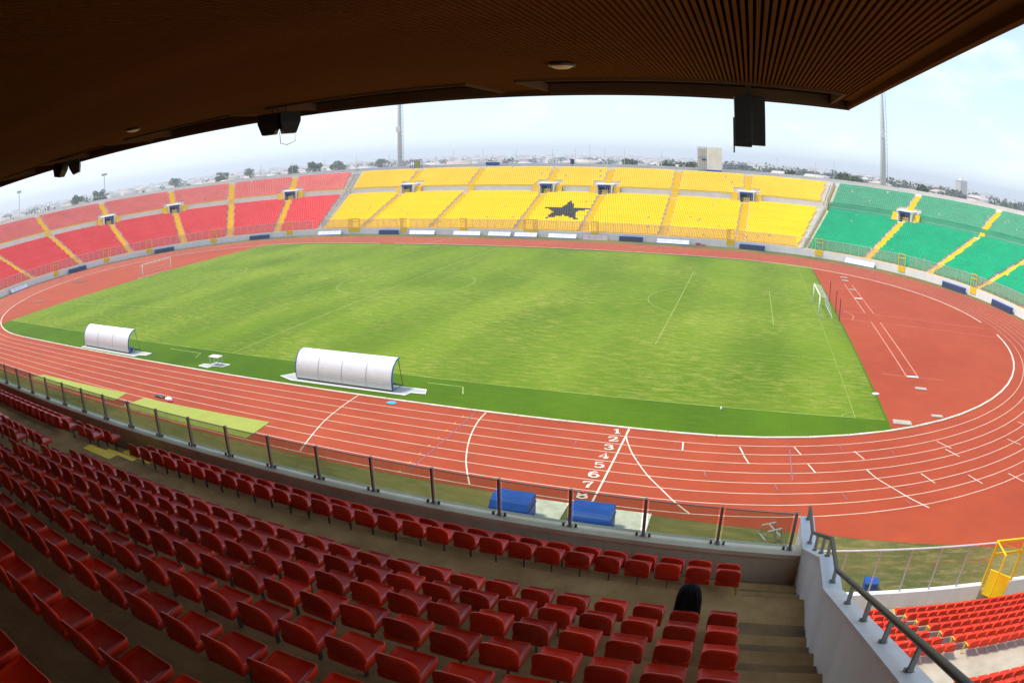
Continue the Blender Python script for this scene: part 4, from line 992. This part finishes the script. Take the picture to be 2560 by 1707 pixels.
# ------------------------------------------------------------------ beyond the rim
def at(az, dist, z=0): return (CAM.x+dist*math.sin(R(az)), CAM.y+dist*math.cos(R(az)), z)
def mast(label, az, dist, h_, r0):
    x, y, _ = at(az, dist); m_ = thing('floodlight_mast', label, 'mast', (x, y, 0))
    MB().tube([(0, 0, 0), (0, 0, h_*.5), (0, 0, h_)], [r0, r0*.8, r0*.6], 12).build('mast', 'pale_metal', m_, True)
    lb = MB()
    for z in np.arange(6, h_-2, 1.2): lb.box(r0*.9, r0*.9+.45, -.25, .25, z, z+.06)
    for yy in (-.25, .25): lb.box(r0*.9+.40, r0*.9+.45, yy-.03, yy+.03, 6, h_-2)
    lb.build('ladder', 'grey_metal', m_)['kind'] = 'stuff'
    hd = MB().box(-4, 4, -.3, .3, h_, h_+.4)
    for i in range(6):
        for j in range(4): hd.box(-3.9+1.3*i, -2.9+1.3*i, -.5, .2, h_+.6+1.1*j, h_+1.5+1.1*j)
    hd.build('lamp_head', 'grey_metal', m_)
    MB().box(-.6, .6, -1.0, -.5, h_*.52, h_*.52+1.6).build('equipment_cabinet', 'white_paint', m_)
mast('tall pale floodlight mast behind the yellow stand, left of centre', -29.1, 190, 46, .75)
mast('tall pale floodlight mast behind the green stand at right', 12.08, 186, 52, 1.0)
for i, (az, h_, top) in enumerate(((-55.1, 26, 1.52), (-63.6, 26, 1.2))):
    dist = 560; x, y, _ = at(az, dist); m_ = thing('light_tower', ('slim distant light tower above the red stand', 'slim distant light tower at the far left edge')[i], 'mast', (x, y, 0))
    MB().tube([(0, 0, 0), (0, 0, 31)], .4, 6).build('mast', 'pale_metal', m_); MB().box(-4, 4, -.4, .4, 29.6, 31.4).build('lamp_head', 'grey_metal', m_)
for pi_, (az, top) in enumerate(((-40.9, .45), (-38.17, .51), (-35.4, .46), (-32.67, .49), (-30.02, .46), (-26.12, .18), (-24.63, .55), (-22.16, .57), (-19.37, .57), (-16.48, .56), (-14.5, .62), (-13.31, .96), (-12.06, .65), (-10.42, .60), (-7.32, .62), (2.46, .62), (5.8, .6), (7.7, .84))):
    dy = 52.4+DEND+.15-CAM.y; dist = dy/math.cos(R(az))
    best = None
    for s in np.arange(-90, 75, .4):
        q = pt(s, DEND+.15); e = abs(math.degrees(math.atan2(q.x-CAM.x, q.y-CAM.y))-az)
        if best is None or e < best[0]: best = (e, q)
    q = best[1]; dist = math.hypot(q.x-CAM.x, q.y-CAM.y); h_ = CAM.z+dist*math.tan(R(top))-13.62
    o = MB().tube([(0, 0, 0), (0, 0, h_)], [.07, .05], 6).box(-.15, .15, -.15, .15, 0, .06).build('flag_pole', 'pale_metal'); o.location = (q.x, q.y, 13.62)
    tag(o, '%s thin bare flag pole from the left along the far rim' % ordn(pi_+1), 'pole', 'bare flag poles along the rim of the far stands')
def on_rim(az, d=DEND+.3, z=13.62):
    best = min(((abs(math.degrees(math.atan2(pt(s, d).x-CAM.x, pt(s, d).y-CAM.y))-az), s) for s in np.arange(-110, 90, .4)))
    return frame(best[1], d, z), best[1]
sc = thing('scoreboard', 'white scoreboard seen from behind the yellow stand with steel frame', 'scoreboard'); sc.matrix_basis = on_rim(-3.2, DEND+1.2, 12.6)[0]
MB().box(-.9, 2.7, -.35, .15, 1.4, 6.7).build('screen_box', 'white_wall', sc)
f_ = MB()
for x in (-3.0, -2.5, -2.0, -1.5, -.98): f_.box(x-.06, x+.06, -.3, -.18, 0, 6.75)
for z in (1.2, 4.2, 6.7): f_.box(-3.05, -.92, -.17, -.08, z-.05, z+.05)
f_.build('steel_frame', 'grey_metal', sc)['kind'] = 'stuff'; MB().box(-3.0, -1.0, .2, .3, .9, 6.4).build('mesh_panel', 'pale_concrete', sc)
MB().box(-2.1, -.95, -.42, -.31, 3.5, 3.9).build('equipment_case', 'blue_paint', sc); MB().box(-1, 2.7, -.4, .3, 1.05, 1.38).build('walk_platform', 'blue_paint', sc)
for x in (-.6, .9, 2.4): MB().box(x-.1, x+.1, -.1, .1, -.5, 1.04).build('support', 'grey_metal', sc)
bo = thing('camera_booth', 'small open booth with blue frame on the rim left of centre', 'booth'); bo.matrix_basis = on_rim(-27.83, DEND+1.0, 13.4)[0]
f_ = MB()
for x in (-1.4, -.2, 1.4):
    for y in (-.6, .6): MB().box(x-.06, x+.06, y-.06, y+.06, 0, 2.4).build('post', 'blue_paint', bo)
MB().box(-1.5, 1.5, -.7, .7, 2.4, 2.55).build('booth_roof', 'blue_paint', bo); MB().box(-.1, 1.3, -.55, -.5, .2, 2.3).build('wall_panel', 'olive_mat', bo)
for i, az in enumerate((-21.75, -21.37, -21.0)):
    o = MB().box(-.5, .5, -.4, .4, 0, .75).box(-.55, .55, -.45, .45, .75, .82).box(-.4, .4, -.42, -.4, .15, .6).build('rim_box', 'blue_paint'); o.matrix_basis = on_rim(az, DEND+.6, 13.85)[0]
    tag(o, 'small dark blue box on the stand rim, %s of three in a row' % ('left', 'middle', 'right')[i], 'box', 'dark blue boxes on the rim')
wt = thing('water_tank', 'small dark tank on a post behind the stand rim above the star', 'tank'); wt.matrix_basis = on_rim(-14.86, DEND+2, 13.2)[0]
MB().tube([(0, 0, 1.0), (0, 0, 2.2)], .5, 10).build('tank', 'navy_board', wt); MB().tube([(0, 0, -.5), (0, 0, 1.0)], .12, 6).build('tank_post', 'grey_metal', wt); MB().tube([(0, 0, 2.2), (0, 0, 3.4)], .04, 5).build('aerial', 'grey_metal', wt)
# distant city and trees
def boxes(name, label, specs, material, cat):
    V, F = [], []
    for x, y, w, d_, h_, a in specs:
        o = len(V); c_, s_ = math.cos(a), math.sin(a)
        for z in (0, h_):
            for sx, sy in ((-1, -1), (1, -1), (1, 1), (-1, 1)): V.append((x+sx*w*c_-sy*d_*s_, y+sx*w*s_+sy*d_*c_, z))
        F += [(o, o+1, o+5, o+4), (o+1, o+2, o+6, o+5), (o+2, o+3, o+7, o+6), (o+3, o, o+4, o+7), (o+4, o+5, o+6, o+7)]
    return tag(npmesh(name, V, F, material), label, cat, kind='stuff')
walls, roofs = [], []
for i in range(2600):
    az = rng.uniform(-78, 40); dist = 260+2700*rng.random()**.8
    x, y, _ = at(az, dist); w, d_ = rng.uniform(4, 13), rng.uniform(4, 10); base = rng.choice((3.5, 4, 7, 7, 10)); h_ = min(base*rng.uniform(.85, 1.15), 16.3-dist*.0045 if dist < 900 else 99)+max(0, dist-1300)*.0065
    a = rng.uniform(0, 3); walls.append((x, y, w, d_, h_, a))
    if rng.random() < .6: roofs.append((x, y, w*1.06, d_*1.06, h_+.8, a)); walls[-1] = (x, y, w, d_, h_-.1, a)
roofs2 = []
boxes('distant_city', 'low pale town buildings spread along the horizon', walls, 'city_wall', 'city')
V, F = [], []
for x, y, w, d_, h_, a in roofs:
    o = len(V); c_, s_ = math.cos(a), math.sin(a)
    for z, k_ in ((h_-.9, 1), (h_+1.4, .15)):
        for sx, sy in ((-1, -1), (1, -1), (1, 1), (-1, 1)): V.append((x+sx*w*c_-sy*d_*k_*s_, y+sx*w*s_+sy*d_*k_*c_, z))
    F += [(o, o+1, o+5, o+4), (o+1, o+2, o+6, o+5), (o+2, o+3, o+7, o+6), (o+3, o, o+4, o+7), (o+4, o+5, o+6, o+7)]
tag(npmesh('distant_roofs', V, F, 'city_roof'), 'roofs of the town buildings along the horizon', 'roofs', kind='stuff')
x, y, _ = at(19.6, 900); tw = thing('tower_block', 'lone pale tower block on the horizon above the green stand', 'building', (x, y, 0), .4)
MB().box(-7, 7, -6, 6, 0, 27).build('wall', 'city_wall', tw); MB().box(-7.5, 7.5, -6.5, 6.5, 27, 28.2).box(-2, 2, -2, 2, 28.2, 31).build('roof', 'pale_concrete', tw)
# trees: clumps of leaf-sized faces on a trunk with limbs
def leaf_cloud(centers, n_, ls, rr):
    V = np.empty((n_*4, 3), np.float32)
    w = np.array([c_[3]**2 for c_ in centers]); w = w/w.sum()
    idx = rr.choice(len(centers), n_, p=w); c_ = np.array([q[:4] for q in centers])[idx]
    d = rr.normal(size=(n_, 3)); d /= np.linalg.norm(d, axis=1)[:, None]; rad = c_[:, 3]*(.55+.5*rr.random(n_))
    P = c_[:, :3]+d*rad[:, None]*np.array([1, 1, .75]); u = rr.normal(size=(n_, 3)); u /= np.linalg.norm(u, axis=1)[:, None]; v = np.cross(u, rr.normal(size=(n_, 3))); v /= np.linalg.norm(v, axis=1)[:, None]
    s_ = ls*(.6+.8*rr.random(n_))[:, None]
    V[0::4] = P-u*s_; V[1::4] = P+v*s_*.6; V[2::4] = P+u*s_; V[3::4] = P-v*s_*.6
    return V, np.arange(n_*4).reshape(-1, 4)
def tree(label, x, y, h_, cr, seed, group=None, n_=700, z0=0, material='leaf'):
    rr = np.random.default_rng(seed); t_ = thing('tree', label, 'tree', (x, y, z0), 0, group)
    cs = []
    tb_ = MB().tube([(0, 0, 0), (.1, .05, h_*.35), (.0, .1, h_*.65)], [cr*.09+.08, cr*.06+.05, cr*.03+.03], 6)
    for k_ in range(9):
        a = rr.random()*6.28; r_ = cr*(.25+.55*rr.random()); z = h_*(.55+.36*rr.random()); cs.append((r_*math.cos(a), r_*math.sin(a), z, cr*(.30+.22*rr.random())))
        tb_.tube([(0, .05, h_*(.35+.02*k_)), (r_*.5*math.cos(a), r_*.5*math.sin(a), z*.85), (r_*math.cos(a), r_*math.sin(a), z)], [.05*cr*.6+.03, .035*cr*.6+.02, .02], 4)
    tb_.build('trunk', 'bark', t_); cs.append((0, 0, h_*.82, cr*.42))
    V, F = leaf_cloud(cs, n_, cr*.085+.10, rr); npmesh('crown', V, F, material, t_)
TREES = [(-44.3, 330, 19, 5.5, 'round dark tree above the red stand'), (-38.2, 300, 17.5, 6.5, 'wide dark tree behind the red stand near the yellow seats'), (-36.4, 290, 18.5, 5.0, 'tallest dark tree behind the red stand near the yellow seats'),
         (-34.2, 340, 17.5, 6.5, 'low dark tree just left of the dividing stair rim'), (-55.6, 300, 18.5, 5.5, 'dark flat-topped tree behind the red stand at left'), (-57.6, 320, 18, 6, 'dark spreading tree left of the flat-topped one'),
         (-48.5, 420, 19.5, 6, 'small dark tree above the red stand between two aisles'), (-41.8, 420, 18.5, 6, 'faint low tree above the red stand'), (-30.6, 420, 18, 6, 'faint low tree left of the floodlight mast'),
         (-10.0, 260, 15.5, 4.5, 'dark low tree on the horizon right of the star'), (-6.6, 240, 15.2, 5, 'dark bushy tree left of the scoreboard'), (-4.9, 230, 15.4, 5, 'dark bushy tree beside the scoreboard frame'),
         (3.7, 230, 14.9, 3.6, 'small dark palm-like tree above the yellow seats'), (7.6, 205, 15.2, 4.0, 'green bush rising behind the yellow and green stands'), (8.7, 200, 15.9, 5.0, 'largest green bush behind the yellow and green stands'),
         (9.9, 215, 15.3, 4.5, 'green bush just left of the right mast'), (15.6, 240, 15.5, 4.5, 'olive bush behind the green stand')]
for i, (az, dist, h_, cr, lab) in enumerate(TREES):
    h_ = CAM.z+(h_-CAM.z)*.72*(1.5 if h_ > CAM.z else 1); dist *= 1.5 if az < -28 else 1.15; cr *= 1.05; x, y, _ = at(az, dist); tree(lab, x, y, h_, cr, 40+i, 'trees beyond the stands', 800)
rr = np.random.default_rng(5); cs = []
for i in range(420):
    az = rng.uniform(-2, 34) if i < 240 else rng.uniform(-75, 0)
    dist = rng.uniform(520, 900) if i < 240 else rng.uniform(600, 1700)
    x, y, _ = at(az, dist); hh = (13.4+rng.uniform(-3.0, 3.0)) if i < 240 else rng.uniform(8, 15)
    r_ = rng.uniform(4, 9); cs.append((x, y, hh-r_*.7, r_)); cs.append((x+rng.uniform(-5, 5), y, hh*.5, r_*1.1))
V, F = leaf_cloud(cs, 26000, 1.6, rr); tag(npmesh('treeline', V, F, 'leaf_far'), 'distant dark treeline along the horizon', 'trees', kind='stuff')

# ------------------------------------------------------------------ hazy air
hz = MB().box(-3700, 3700, -3700, 3700, -1.2, 62).mesh('haze'); hm = bpy.data.materials.new('haze'); hm.use_nodes = True
n = hm.node_tree.nodes; n.remove(n['Principled BSDF']); pv = n.new('ShaderNodeVolumePrincipled')
pv.inputs['Color'].default_value = (.88, .93, 1, 1); pv.inputs['Density'].default_value = .0005; pv.inputs['Anisotropy'].default_value = .2
hm.node_tree.links.new(pv.outputs[0], n['Material Output'].inputs['Volume']); hz.materials.append(hm)
tag(put('haze', hz, None), 'pale hazy air over the whole stadium', 'haze', kind='stuff')
